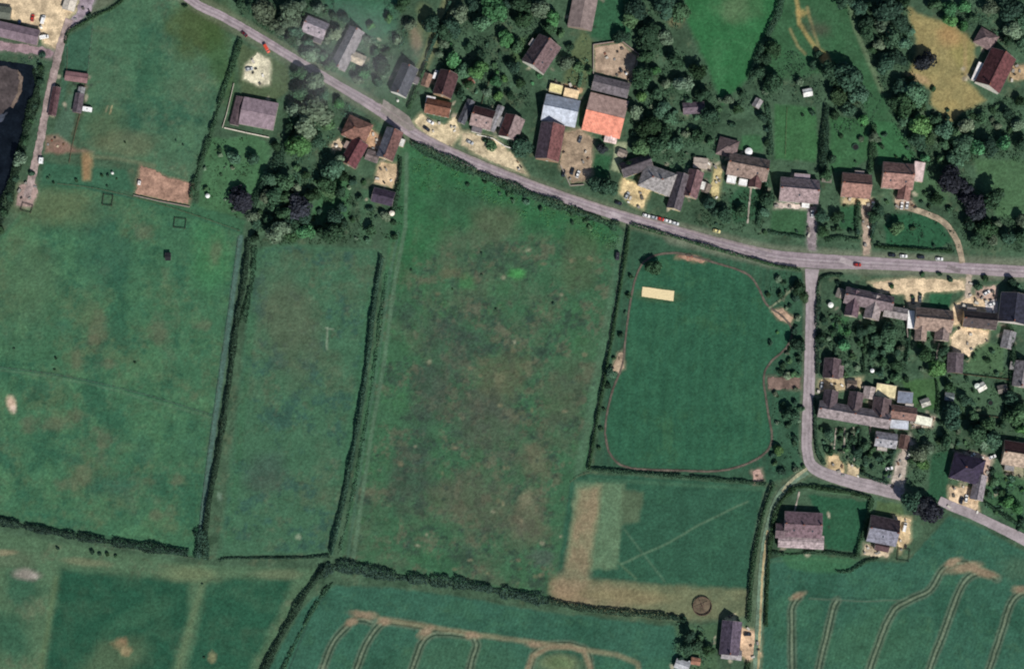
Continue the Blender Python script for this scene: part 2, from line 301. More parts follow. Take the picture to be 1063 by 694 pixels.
# rough ground
poly_col(ROUGH, '4c6e50', 3, 1); mott(ROUGH, '647157', .55, 30, .6, 191)
poly_col([(63, 590), (140, 597), (196, 602), (196, 640), (180, 690), (162, 764), (20, 764), (46, 694)], '25533d', 6, .95, .3, 6); poly_col([(216, 598), (304, 602), (288, 640), (262, 690), (235, 764), (170, 764), (196, 690)], '285740', 6, .95, .35, 7)
blob(22, 612, 20, 22, '2d5a43', .8); blob(10, 660, 22, 26, '2c5a43', .8); blob(12, 580, 26, 10, '56664f', .5); blob(28, 596, 13, 6, '857d76', .85, -5, .3); blob(35, 597, 5, 3, 'a39c94', .8); blob(125, 668, 9, 7, '8d6350', .85); blob(131, 675, 6, 5, 'a87f66', .8); blob(220, 682, 4, 6, '82805f', .7)
blob(5, 573, 12, 3, '94806a', .5); blob(90, 583, 30, 4, '7d7a60', .45, -5); blob(200, 596, 40, 9, '6d7a58', .6, -3); blob(290, 596, 26, 5, '6f7458', .4); blob(140, 640, 45, 10, '38664a', .5, 25); blob(120, 682, 40, 18, '5d7453', .5, 20)
line_col([(212, 600), (200, 640), (185, 694), (172, 764)], 6, '5a7554', .7, 3); line_col([(58, 600), (50, 650), (42, 694)], 5, '58734f', .6, 3)
# north of the road
poly_col(NFIELD, '30693f', 4, 1); mott(NFIELD, '3c7248', .5, 40, .7, 201); blob(765, 8, 24, 16, '5b7352', .6); blob(700, 22, 9, 7, '6d6a50', .8)
poly_col([(812, -70), (880, -70), (890, 30), (905, 70), (918, 100), (935, 140), (950, 165), (935, 172), (908, 150), (890, 90), (860, 75), (800, 85), (790, 60), (806, 20)], '35603f', 4, .9, .3, 8)
line_col([(826, -10), (830, 25), (845, 48), (856, 62), (872, 72)], 4, 'a08a5a', .8, 1.5, .4); line_col([(838, 8), (845, 35), (853, 58)], 3, '8a7c58', .7, 1.5, .4); line_col([(820, 30), (828, 48), (836, 56)], 2.5, '93845e', .6, 1.2); blob(857, 62, 5, 8, 'c2a066', .9, 25); blob(833, 14, 6, 5, 'a68a58', .6); blob(848, 30, 14, 10, '4b4a40', .6, -20)
line_col([(878, -10), (888, 30), (905, 70), (915, 95)], 5, '647b5c', .7, 2)
DRY = [(943, 8), (955, 15), (990, 28), (1012, 45), (1012, 62), (1004, 85), (1024, 103), (1010, 112), (998, 116), (988, 128), (976, 118), (966, 108), (968, 95), (955, 85), (943, 78), (950, 62), (952, 40), (945, 24)]
poly_col(DRY, '8d8259', 3, .95, .2, 10); blob(985, 38, 18, 12, '9c7f58', .8, -10); blob(1000, 60, 12, 18, '84804f', .6); blob(955, 82, 14, 4, 'a58c6c', .7, -20); blob(985, 108, 12, 5, '9a8a5c', .6); blob(1002, 65, 3, 20, 'a08a66', .6)
poly_col([(803, 108), (846, 112), (850, 150), (846, 168), (805, 165)], '3a6a41', 2, .9, .2, 12); poly_col([(862, 120), (900, 125), (903, 165), (880, 178), (862, 178)], '36653f', 2, .85, .2); poly_col([(908, 125), (930, 128), (950, 160), (945, 170), (912, 170)], '376a43', 2, .9)
poly_col([(925, 222), (955, 222), (978, 232), (988, 250), (975, 258), (920, 255), (918, 235)], '2a5a3d', 2, .95); poly_col([(1010, 165), (1063, 165), (1100, 200), (1063, 228), (1035, 225), (1018, 190)], '476c49', 4, .95, .2, 13); poly_col([(948, 175), (978, 180), (985, 210), (975, 215), (950, 205)], '4a6f4d', 2, .7)
poly_col([(773, 188), (792, 192), (788, 228), (762, 232), (755, 205)], '30593e', 2, .9); poly_col([(802, 212), (836, 214), (836, 245), (800, 240)], '37603f', 2, .9); poly_col([(872, 212), (892, 214), (890, 240), (870, 238)], '2f5c3d', 2, .9); poly_col([(771, 140), (790, 140), (792, 158), (768, 155)], '3a6a44', 2, .8)
poly_col([(625, -60), (650, -60), (655, 40), (632, 45), (612, 38)], '2f5e40', 2, .9); poly_col([(530, 40), (556, 36), (545, 62), (530, 70)], '46643f', 3, .8); poly_col([(604, 30), (620, 48), (608, 90), (585, 88), (590, 60)], '5a6a48', 3, .8); poly_col([(616, 160), (634, 162), (630, 188), (614, 185)], '2c5a3a', 2, .9); poly_col([(640, 148), (652, 148), (644, 178), (634, 176)], '9aa684', 1.5, .9)
line_col([(472, -60), (466, 0), (455, 30), (444, 58), (434, 80)], 12, '6a7252', .9, 3, .3); blob(432, 40, 7, 14, '8a7a68', .7, 10); blob(440, 20, 8, 18, '64704c', .8)
poly_col([(345, -60), (415, -60), (412, 30), (390, 45), (340, 10), (330, -20)], '3b6b50', 5, .9, .2, 14)
poly_col([(215, 145), (262, 140), (282, 150), (270, 200), (252, 225), (205, 215)], '43704a', 2, .8, .3, 15); poly_col([(340, 180), (362, 185), (362, 225), (340, 238), (322, 222)], '3b6b44', 4, .7); poly_col([(375, 195), (390, 200), (385, 255), (372, 255)], '426a4c', 3, .6)
poly_col([(245, 45), (268, 52), (300, 70), (300, 95), (285, 105), (250, 98)], '4f6244', 3, .8)
# east village lawns
poly_col([(965, 302), (988, 300), (986, 320), (966, 318)], '2c6040', 1.2, .95); poly_col([(936, 395), (975, 392), (975, 425), (945, 425)], '42693f', 2, .85, .2); poly_col([(990, 398), (1042, 400), (1035, 430), (985, 428)], '46664a', 2, .8, .2); poly_col([(1015, 350), (1042, 360), (1042, 390), (1000, 385), (1010, 365)], '4b6d4a', 2, .8); poly_col([(866, 328), (882, 330), (880, 350), (862, 350)], '3c6f44', 2, .8)
poly_col([(968, 470), (985, 468), (984, 500), (982, 520), (962, 515)], '2c583d', 1.5, .95); poly_col([(838, 512), (902, 520), (890, 573), (858, 570), (850, 533)], '2a5a3f', 1.5, .95, .1); poly_col([(910, 520), (935, 522), (938, 534), (908, 535)], '4e6a44', 1.5, .85); poly_col([(805, 572), (890, 580), (880, 592), (860, 595), (820, 590)], '3d7048', 3, .6)
poly_col([(1020, 490), (1063, 490), (1063, 552), (1025, 528)], '396440', 2, .7); poly_col([(843, 500), (880, 507), (905, 514), (905, 518), (838, 506)], '4d7050', 1.5, .8)
line_col([(70, 45), (70, 70), (62, 110)], 6, '3d6650', .7, 2); poly_col([(70, 38), (95, 24), (92, 75), (72, 75)], '35604a', 2, .8); poly_col([(60, 120), (78, 90), (78, 130), (68, 150), (52, 150)], '4a6c56', 2, .7); poly_col([(45, 168), (130, 176), (138, 200), (42, 192)], '35644a', 3, .85)
line_col([(75, 140), (84, 115), (90, 90)], 3, '5a5e48', .5, 2); poly_col([(85, 158), (96, 160), (94, 188), (86, 188)], 'a5805f', 3, .7, .4); poly_col([(48, 140), (60, 140), (80, 155), (98, 158), (60, 160), (46, 158)], '8a6a60', 2.5, .7, .4)
line_col([(95, 162), (125, 165), (160, 172)], 4, '6a7258', .6, 2); poly_col([(90, -60), (150, -60), (118, 4), (95, 16), (84, 10)], '66705c', 3, .7)
poly_col([(700, 650), (745, 648), (745, 764), (712, 764)], '486a4a', 3, .7)
ROAD = [(150, -50), (195, -2), (230, 17), (262, 35), (300, 58), (350, 88), (390, 112), (428, 138), (470, 160), (520, 181), (570, 200), (620, 217), (660, 229), (700, 240), (750, 254), (800, 266), (850, 271), (900, 273), (960, 276), (1063, 282), (1170, 287)]
line_col(ROAD, 19, '66705a', .65, 3, .3); line_col([(700, 242), (800, 266), (900, 273), (1063, 280)], 24, '707766', .6, 3, .3)
LANE = [(843, 277), (842, 330), (840, 400), (838, 440), (838, 468), (846, 486), (880, 499), (910, 506), (938, 513)]
line_col(LANE, 17, '66705c', .6, 2, .3)
TRACK = [(838, 489), (822, 500), (808, 516), (798, 545), (792, 580), (788, 640), (785, 700), (783, 770)]
line_col(TRACK, 11, '5d7258', .8, 2)
# split the sheet into fields
def worn_ground():
    # soil and gravel trodden out past the yards, slabs and bare earth round the houses
    for q, h, _ in HALO: poly_col(q, h, 3.2, .6, .5, int(q[0][0]) % 97)
    r = random.Random(5)
    for cx, cy, L, W, a in FOOT:
        if L < 12: continue
        for _ in range(5):
            t = r.uniform(0, 6.28); d = r.uniform(.45, .85)
            blob(cx+math.cos(t)*L*d, cy+math.sin(t)*max(W, L*.6)*d, r.uniform(1.2, 4), r.uniform(1, 2.6), r.choice(['8f877a', '7a7468', 'a89e8c', '303a32', '2c3830', '566048', 'b5ab98']), .75, r.uniform(0, 180), .5, r.randint(0, 999))
def build_ground():
    V = np.zeros(X.shape+(3,))
    u = (X-531.5)*S/DIST; v = -(Y-347)*S/DIST; ct, st = math.cos(TILT), math.sin(TILT)
    dz = v*st-ct; t = -CAM.z/dz; V[..., 0] = u*t; V[..., 1] = CAM.y+(v*ct+st)*t
    gr = np.clip((C[..., 1]-C[..., 0])/np.maximum(C[..., 1], 1e-4)*2.2, 0, 1)[..., None]      # only the growing parts are deepened
    col = np.clip(C*(1-gr+gr*GROUND_TINT)*(.86+.28*rng.random(X.shape)[..., None]), .002, .9)
    idx = np.arange(NXg*NYg).reshape(NYg, NXg)
    F = np.stack([idx[1:, :-1], idx[1:, 1:], idx[:-1, 1:], idx[:-1, :-1]], -1).reshape(-1, 4)
    cx = ((WX[1:, :-1]+WX[:-1, 1:])/2).ravel(); cy = ((WY[1:, :-1]+WY[:-1, 1:])/2).ravel()
    which = np.zeros(len(F), int); names = ['garden_ground']
    for n, p in (('paddock', PADDOCK), ('pasture', PASTURE), ('hay_field', STRIP), ('meadow', MEADOW), ('recreation_ground', REC), ('mown_field', SMALLF), ('crop_field', CROP_S), ('crop_field', CROP_E), ('rough_field', ROUGH), ('grass_field', NFIELD)):
        names.append(n); which[inpoly(cx, cy, p)] = len(names)-1
    m, tr, b = new_mat('ground_cover'); N, Lk = tr.nodes, tr.links
    at = N.new('ShaderNodeAttribute'); at.attribute_name = 'growth'
    geo = N.new('ShaderNodeNewGeometry')
    def nz(sc, d, r_=.65):
        n = N.new('ShaderNodeTexNoise'); n.inputs['Scale'].default_value = sc; n.inputs['Detail'].default_value = d; n.inputs['Roughness'].default_value = r_
        Lk.new(geo.outputs['Position'], n.inputs['Vector']); return n.outputs['Fac']
    def rp(f, a, bb, lo=.25, hi=.75):
        r_ = N.new('ShaderNodeMapRange'); r_.inputs[1].default_value = lo; r_.inputs[2].default_value = hi; r_.inputs[3].default_value = a; r_.inputs[4].default_value = bb; Lk.new(f, r_.inputs[0]); return r_.outputs[0]
    n1, n2 = nz(.12, 8), nz(.55, 8, .75)
    mu = N.new('ShaderNodeMath'); mu.operation = 'MULTIPLY'; Lk.new(rp(n1, .72, 1.28), mu.inputs[0]); Lk.new(rp(n2, .52, 1.5), mu.inputs[1])
    vs = N.new('ShaderNodeVectorMath'); vs.operation = 'SCALE'; Lk.new(at.outputs['Color'], vs.inputs[0]); Lk.new(mu.outputs[0], vs.inputs['Scale'])
    Lk.new(vs.outputs[0], b.inputs['Base Color']); b.inputs['Roughness'].default_value = .95; b.inputs['Specular IOR Level'].default_value = .1
    bp = N.new('ShaderNodeBump'); bp.inputs['Strength'].default_value = .55; bp.inputs['Distance'].default_value = .35; Lk.new(n2, bp.inputs['Height']); Lk.new(bp.outputs[0], b.inputs['Normal'])
    VF, CF = V.reshape(-1, 3), col.reshape(-1, 3)
    for k, n in enumerate(names):
        f = F[which == k]
        if not len(f): continue
        us, inv = np.unique(f, return_inverse=True); inv = inv.reshape(-1)
        me = bpy.data.meshes.new(n); me.vertices.add(len(us)); me.vertices.foreach_set('co', VF[us].astype(np.float32).ravel())
        me.loops.add(len(inv)); me.loops.foreach_set('vertex_index', inv.astype(np.int32)); me.polygons.add(len(f))
        me.polygons.foreach_set('loop_start', np.arange(0, len(inv), 4, dtype=np.int32))
        me.update(calc_edges=True)
        a = me.attributes.new('growth', 'FLOAT_COLOR', 'POINT'); a.data.foreach_set('color', np.concatenate([CF[us], np.ones((len(us), 1))], 1).astype(np.float32).ravel())
        me.materials.append(m); struct(link(n, me))
    # the land beyond
    struct(link('ground', mesh('ground', [(-9000, -9000, -.2), (9000, -9000, -.2), (9000, 9000, -.2), (-9000, 9000, -.2)], [(0, 1, 2, 3)], [mat('34543d', 'dirt', .95, .1)])))
# ------------------------------------------------------------------ sheets (yards, drives, roads) lying on the ground
ZS = [0.03]
YARDS = []; HALO = []
def zup(d=.004): ZS[0] += d; return ZS[0]
def shrink(poly, k=.93):
    cx = sum(p[0] for p in poly)/len(poly); cy = sum(p[1] for p in poly)/len(poly); return [(cx+(x-cx)*k, cy+(y-cy)*k) for x, y in poly]
def ragged(poly, amp=.35, step=2.0, px=True):
    out = []
    for (x0, y0), (x1, y1) in zip(poly, poly[1:]+poly[:1]):
        n = max(1, int(math.hypot(x1-x0, y1-y0)/step))
        for i in range(n): out.append((x0+(x1-x0)*i/n+random.uniform(-amp, amp), y0+(y1-y0)*i/n+random.uniform(-amp, amp)))
    return out
def sheet(name, poly, m, amp=.35, z=None):
    YARDS.append(poly)
    z = zup() if z is None else z
    pts = [P(x, y, z) for x, y in ragged(poly, amp)]
    tris = tessellate_polygon([pts]); fs = []
    for t in tris:
        a, b, c_ = (pts[i] for i in t); fs.append(t if (b-a).cross(c_-a).z > 0 else (t[2], t[1], t[0]))
    return struct(link(name, mesh(name, pts, fs, [m])))
def strip(name, pts, m, wd=None, z=None, amp=.2, zbase=0.0, off=0.0):
    """a road or path: photo points (x, y, width)"""
    z = zup() if z is None else z
    q = dense([(p[0], p[1], p[2] if len(p) > 2 else wd) for p in pts], 3); v, f = [], []
    for i, (x, y, ww) in enumerate(q):
        x0, y0 = q[max(i-1, 0)][:2]; x1, y1 = q[min(i+1, len(q)-1)][:2]; l = math.hypot(x1-x0, y1-y0) or 1; nx, ny = -(y1-y0)/l, (x1-x0)/l
        for s_ in (-1, 1):
            h = ww/2+random.uniform(-amp, amp); v.append(P(x+nx*(off+s_*h), y+ny*(off+s_*h), z))
    for i in range(len(q)-1): f.append((2*i+1, 2*i+3, 2*i+2, 2*i))
    return struct(link(name, mesh(name, v, f, [m])))
SAND = mat('cdb898', 'gravel'); CREAM = mat('cfc8ae', 'gravel'); BROWNY = mat('9c8974', 'gravel'); PINKY = mat('a78573', 'dirt'); GREYY = mat('918689', 'gravel'); PALE = mat('c6b7ae', 'gravel')
ASPH = mat('978b90', 'road', .9, .2); LANEM = mat('9c9295', 'road', .9); DIRT = mat('9a8a84', 'dirt'); TRK = mat('69806c', 'dirt'); PATHM = mat('5f574e', 'dirt')
for nm_, poly, m_ in (
 ('yard', [(-100, -70), (86, -70), (80, 12), (70, 22), (66, 40), (60, 54), (46, 46), (40, 30), (10, 20), (-100, 10)], SAND), ('yard', [(70, 24), (80, 14), (86, -30), (112, -40), (95, 12), (72, 32)], mat('9c8f98', 'dirt')), ('yard', [(-100, 30), (0, 43), (46, 49), (60, 54), (56, 62), (40, 57), (0, 52), (-100, 44)], mat('957f84', 'dirt')),
 ('gravel_yard', [(267, 54), (281, 62), (280, 88), (268, 90), (252, 82), (254, 68)], CREAM), ('yard', [(380, 130), (392, 138), (398, 150), (388, 158), (376, 150)], mat('b8977a', 'gravel')), ('yard', [(396, 168), (412, 170), (415, 180), (408, 196), (388, 190), (392, 175)], mat('c3ac8c', 'gravel')), ('yard', [(343, 150), (352, 143), (360, 150), (352, 156), (345, 156)], mat('c2ad92', 'gravel')),
 ('driveway', [(428, 127), (436, 116), (444, 124), (462, 130), (474, 120), (479, 138), (470, 153), (446, 144)], mat('c7b796', 'gravel')), ('driveway', [(478, 136), (512, 142), (524, 152), (540, 168), (548, 182), (524, 174), (500, 163), (477, 150)], mat('c5b597', 'gravel')), ('courtyard', [(584, 136), (603, 132), (616, 143), (615, 180), (606, 190), (592, 192), (580, 172)], BROWNY),
 ('yard', [(616, 48), (645, 44), (662, 58), (656, 86), (640, 80), (617, 76)], mat('a8937f', 'dirt')), ('yard', [(572, 84), (606, 92), (604, 98), (572, 90)], mat('a08468', 'gravel')), ('driveway', [(646, 184), (660, 190), (676, 197), (668, 218), (655, 213), (643, 200)], mat('ccb78c', 'gravel')), ('driveway', [(742, 171), (750, 174), (746, 206), (736, 204)], mat('bbac7e', 'gravel')),
 ('driveway', [(838, 212), (848, 212), (847, 262), (838, 260)], GREYY), ('driveway', [(894, 203), (907, 205), (903, 266), (896, 266)], mat('a39181', 'gravel')), ('patio', [(805, 210), (836, 212), (836, 217), (804, 216)], PALE), ('patio', [(874, 205), (905, 206), (905, 212), (874, 212)], mat('bfae8b', 'gravel')), ('driveway', [(928, 203), (946, 206), (952, 218), (930, 217)], mat('b09a86', 'gravel')),
 ('yard', [(900, 293), (940, 288), (1003, 290), (1006, 300), (985, 302), (960, 303), (954, 322), (944, 322), (938, 306), (912, 304)], mat('ceb898', 'gravel')), ('yard', [(988, 318), (1008, 304), (1030, 311), (1034, 328), (1000, 328), (996, 338), (985, 338)], mat('d1b999', 'gravel')), ('patio', [(997, 338), (1028, 342), (1026, 354), (1012, 360), (1004, 374), (988, 368), (986, 350)], mat('d6c0a1', 'gravel')), ('driveway', [(1003, 284), (1009, 284), (1008, 310), (1002, 310)], mat('b5a696', 'gravel')), ('driveway', [(1012, 298), (1034, 296), (1036, 312), (1014, 310)], mat('b59c8e', 'gravel')), ('driveway', [(1022, 312), (1036, 310), (1036, 336), (1024, 336)], mat('c4bcbc', 'gravel')),
 ('driveway', [(849, 394), (895, 391), (896, 403), (849, 407)], mat('bfac8b', 'gravel')), ('driveway', [(859, 470), (870, 472), (877, 484), (876, 494), (858, 488)], mat('c8b089', 'gravel')), ('driveway', [(880, 480), (892, 486), (890, 498), (879, 495)], mat('c4b190', 'gravel')), ('driveway', [(944, 448), (951, 462), (941, 482), (938, 512), (924, 506), (930, 478)], mat('b5a89c', 'gravel')), ('patio', [(905, 415), (925, 416), (925, 424), (903, 422)], mat('c0aa94', 'gravel')), ('patio', [(946, 430), (972, 432), (968, 444), (946, 444)], mat('a89a8c', 'gravel')),
 ('patio', [(985, 504), (1006, 504), (1016, 520), (1016, 535), (984, 527)], mat('cdb597', 'gravel')), ('patio', [(990, 468), (1010, 468), (1031, 475), (1025, 502), (1018, 492), (1000, 474)], mat('bca598', 'gravel')), ('driveway', [(926, 533), (946, 537), (945, 560), (935, 574), (929, 560)], mat('cab48f', 'gravel')), ('patio', [(896, 564), (926, 568), (922, 578), (895, 576)], mat('b8a890', 'gravel')), ('yard', [(766, 648), (786, 655), (791, 680), (776, 687), (767, 677)], mat('d2b394', 'gravel')), ('patio', [(752, 640), (764, 636), (764, 648), (754, 648)], mat('c6bf99', 'gravel')), ('driveway', [(1046, 68), (1080, 66), (1080, 82), (1047, 84)], mat('a68f70', 'gravel')),
 ('riding_yard', [(145, 171), (160, 176), (175, 184), (201, 190), (197, 213), (165, 207), (139, 201)], PINKY), ('yard', [(20, 192), (36, 186), (40, 200), (33, 216), (16, 214)], mat('a38d86', 'dirt')), ('pen_floor', [(704, 264), (718, 264), (735, 270), (732, 273), (712, 270), (702, 267)], mat('a1806c', 'dirt')), ('pen_floor', [(800, 322), (812, 320), (824, 330), (822, 336), (808, 332)], mat('b39780', 'dirt')), ('pen_floor', [(641, 366), (647, 364), (648, 382), (642, 388), (635, 384)], mat('a8947e', 'dirt')), ('pen_floor', [(780, 489), (790, 486), (793, 498), (783, 501)], mat('b5978a', 'dirt')), ('footpath', [(796, 391), (832, 391), (832, 404), (797, 404)], mat('7a665d', 'dirt')), ('yard', [(725, 166), (740, 168), (738, 178), (724, 176)], mat('a59a8c', 'gravel')), ('yard', [(1040, 478), (1063, 482), (1063, 496), (1044, 492)], mat('8d8a72', 'gravel')),
 ): sheet(nm_, shrink(poly), m_, 1.0); HALO.append((poly, m_.name.split('_')[-1], nm_))
sheet('cricket_pitch', [(667, 297.5), (700, 302), (699, 312.5), (666, 307.5)], mat('dccaa0', 'plain'), .15)
blob_pts = [(729+10*math.cos(i*math.pi/12), 629+10*math.sin(i*math.pi/12)) for i in range(24)]
sheet('pen_floor', blob_pts, mat('655a4a', 'dirt'))
strip('footpath', [(668, 272), (680, 265), (705, 263), (740, 272), (775, 284), (788, 300), (796, 316), (812, 328), (822, 342), (817, 360), (800, 376), (793, 392), (797, 425), (801, 458), (786, 476), (750, 488), (700, 488), (652, 485), (634, 472), (628, 450)], PATHM, 2.2)
strip('footpath', [(668, 272), (661, 285), (655, 310), (650, 345), (646, 378), (636, 405), (630, 430), (628, 450)], PATHM, 2.0)
strip('footpath', [(798, 320), (812, 310), (826, 296)], mat('6f7a62', 'dirt'), 2.2)
strip('driveway', [(936, 214), (960, 221), (980, 231), (992, 247), (997, 262), (999, 273)], mat('9a8c78', 'gravel'), 6)
strip('dirt_lane', [(72, 20), (66, 38), (60, 58), (53, 90), (47, 118), (42, 145), (36, 172), (28, 205)], mat('a08f8b', 'dirt'), 8, amp=.6)
strip('track', TRACK, TRK, 7, amp=.5); strip('track', [(797, 550), (792, 590), (789.5, 640), (787, 700), (785, 770)], mat('ab9d78', 'dirt'), 2.4, amp=.4)
strip('lane', [(975, 519, 9), (990, 526, 10), (1010, 534, 10), (1035, 546, 10), (1063, 560, 11), (1120, 592, 11), (1170, 620, 11)], LANEM)
strip('lane', [(843, 279, 15), (842, 300, 11), (842, 330, 11.5), (840, 400, 11.5), (838, 440, 11), (838, 468, 11), (846, 486, 12), (880, 499, 13), (910, 506, 14), (938, 513, 13)], LANEM)
strip('track', [(838, 486), (822, 498), (812, 510)], mat('a3a184', 'dirt'), 3, amp=.4)
RW = [9, 9, 9, 9, 9, 9, 11, 11, 9, 9, 9.5, 10, 11, 12, 13, 14, 15, 13, 11.5, 12, 12]
strip('road', [(x, y, w_) for (x, y), w_ in zip(ROAD, RW)], ASPH, z=.15)
strip('pavement', [(390, 113), (428, 139), (470, 161), (520, 182), (570, 201), (620, 218), (660, 230), (700, 241), (750, 255), (800, 267)], mat('8f8583', 'road'), 1.6, z=.26, off=-6.2)
sheet('lay_by', [(398, 103), (424, 120), (432, 134), (424, 136), (395, 116)], mat('837d78', 'road'), z=.155)
for q_ in ([(877, 444), (876, 470)], [(886, 443), (887, 478)], [(868, 444), (866, 466)], [(905, 428), (903, 450)], [(820, 548), (830, 510)], [(975, 356), (968, 390)], [(780, 190), (776, 232)]): strip('garden_path', q_, mat('9a9388', 'dirt'), 1.6, amp=.3)
for of_, h_, w_ in ((-2.6, '8c8086', 1.5), (-.9, '9e9398', 1.2), (1.2, '8a7f84', 1.6), (3.0, '9c9094', 1.3)): strip('tyre_wear', [(x, y) for x, y in ROAD], mat(h_, 'road', .9), w_, z=.1515+.0005*abs(of_), amp=.35, off=of_)
for of_, h_ in ((-2, '8f8589'), (2, '93898c')): strip('tyre_wear', [(842, 300), (842, 330), (840, 400), (838, 440), (838, 468), (846, 486), (880, 499), (910, 506), (936, 512)], mat(h_, 'road', .9), 1.5, amp=.35, off=of_)
for x, y, l, ww, h_ in ((455, 152, 14, 4, '7d7478'), (640, 223, 10, 4, 'a79ca0'), (720, 247, 18, 5, '7e757a'), (880, 272, 16, 6, 'aba0a2'), (790, 262, 12, 5, '857b80'), (330, 77, 12, 3.5, '82797a'), (990, 279, 14, 5, '807679')): strip('road_patch', [(x-l/2, y-l*.18), (x+l/2, y+l*.18)], mat(h_, 'road', .9), ww, z=.1532, amp=.2)
def dash_line():
    g = G(); q = dense(ROAD[6:], 2)
    for i in range(0, len(q)-2, 4):
        a, b = P(*q[i], .154), P(*q[i+1], .154); d = (b-a).normalized()*1.0; n = Vector((-d.y, d.x, 0))*.06
        g.add([a-n, a+d*2-n, a+d*2+n, a+n], [(0, 1, 2, 3)])
    struct(link('road_marking', g.build('road_marking', [mat('b9b5ac', 'plain')])))
dash_line()
# pond at the western edge
WATER = mat('10161d', 'mud', .15, .4)
sheet('pond', [(-100, 62), (-20, 60), (20, 66), (34, 68), (38, 78), (34, 100), (26, 126), (19, 152), (11, 182), (2, 214), (-12, 240), (-100, 250)], WATER)
for p_, c_ in (([(-30, 72), (5, 68), (18, 74), (22, 90), (18, 105), (8, 112), (0, 120), (-30, 120)], '4b4343'), ([(18, 72), (24, 80), (23, 95), (14, 112), (10, 111), (19, 95), (20, 82)], '6a5c52'), ([(-30, 130), (4, 118), (8, 116), (2, 126), (-30, 146)], '3e4450')): sheet('mud_bank', p_, mat(c_, 'mud', .6), .8)
# ------------------------------------------------------------------ buildings
FOOT = []     # footprints in photo pixels, for keeping shrubs out
LM = []       # landmarks for labels
SLATE = {}
def prism(poly, x0, x1):
    """extrude a cross-section polygon (y, z) along x"""
    n = len(poly); v = [(x0, y, z) for y, z in poly]+[(x1, y, z) for y, z in poly]
    f = [(i, i+n, (i+1) % n+n, (i+1) % n) for i in range(n)]+[tuple(range(n)), tuple(reversed(range(n, 2*n)))]
    return v, f
def window_meshes():
    g = G(); w_, h_ = 1.15, 1.25
    for s_ in (-1, 1): g.box(s_*(w_/2-.04), 0, 0, .08, .1, h_)
    for z in (0, h_-.08): g.box(0, 0, z, w_-.16, .098, .08)
    g.box(0, .03, .08, .05, .06, h_-.16); g.box(0, -.0, -.1, w_+.16, .22, .1)
    fr = g.build('window', [WHITE]); g = G(); g.box(0, -.01, .08, w_-.16, .04, h_-.16); return fr, g.build('pane', [GLASS])
WINF, WINP = window_meshes()
def door_meshes():
    g = G(); g.box(0, 0, 0, .95, .08, 2.0); g.box(-.24, -.05, 1.15, .3, .05, .7); g.box(.24, -.05, 1.15, .3, .05, .7); g.box(-.24, -.05, .2, .3, .05, .7); g.box(.24, -.05, .2, .3, .05, .7); g.box(0, 0, 2.0, 1.15, .12, .1)
    return {c_: g.build('door', [mat(c_, 'paint', .4)]) for c_ in ('2f4a3c', '5a2424', '2b3550', 'd8d8d2', '4a3a2c')}
DOORS = door_meshes(); g_ = G(); g_.cyl(.36, -.09, 1.0, 1.08, .035, .035, 8); HAND = g_.build('handle', [RIM])
def chim_mesh():
    g = G(); g.box(0, 0, -1.2, .9, .55, 2.5); g.box(0, 0, 1.3, 1.02, .67, .12); 
    for x in (-.2, .2): g.cyl(x, 0, 1.42, 1.85, .13, .11, 10, 1)
    return g.build('chimney', [BRICK, mat('a0644a', 'plain')])
CHIM = chim_mesh()
def greyer(h, k=.36):
    if not h: return h
    c = [int(h[i:i+2], 16) for i in (0, 2, 4)]; l = .3*c[0]+.59*c[1]+.11*c[2]+4
    return ''.join('%02x' % int(min(255, x*(1-k)+l*k*w_)) for x, w_ in zip(c, (1.03, 1, .93)))
VERGE = mat('8f8a84', 'paint', .6)
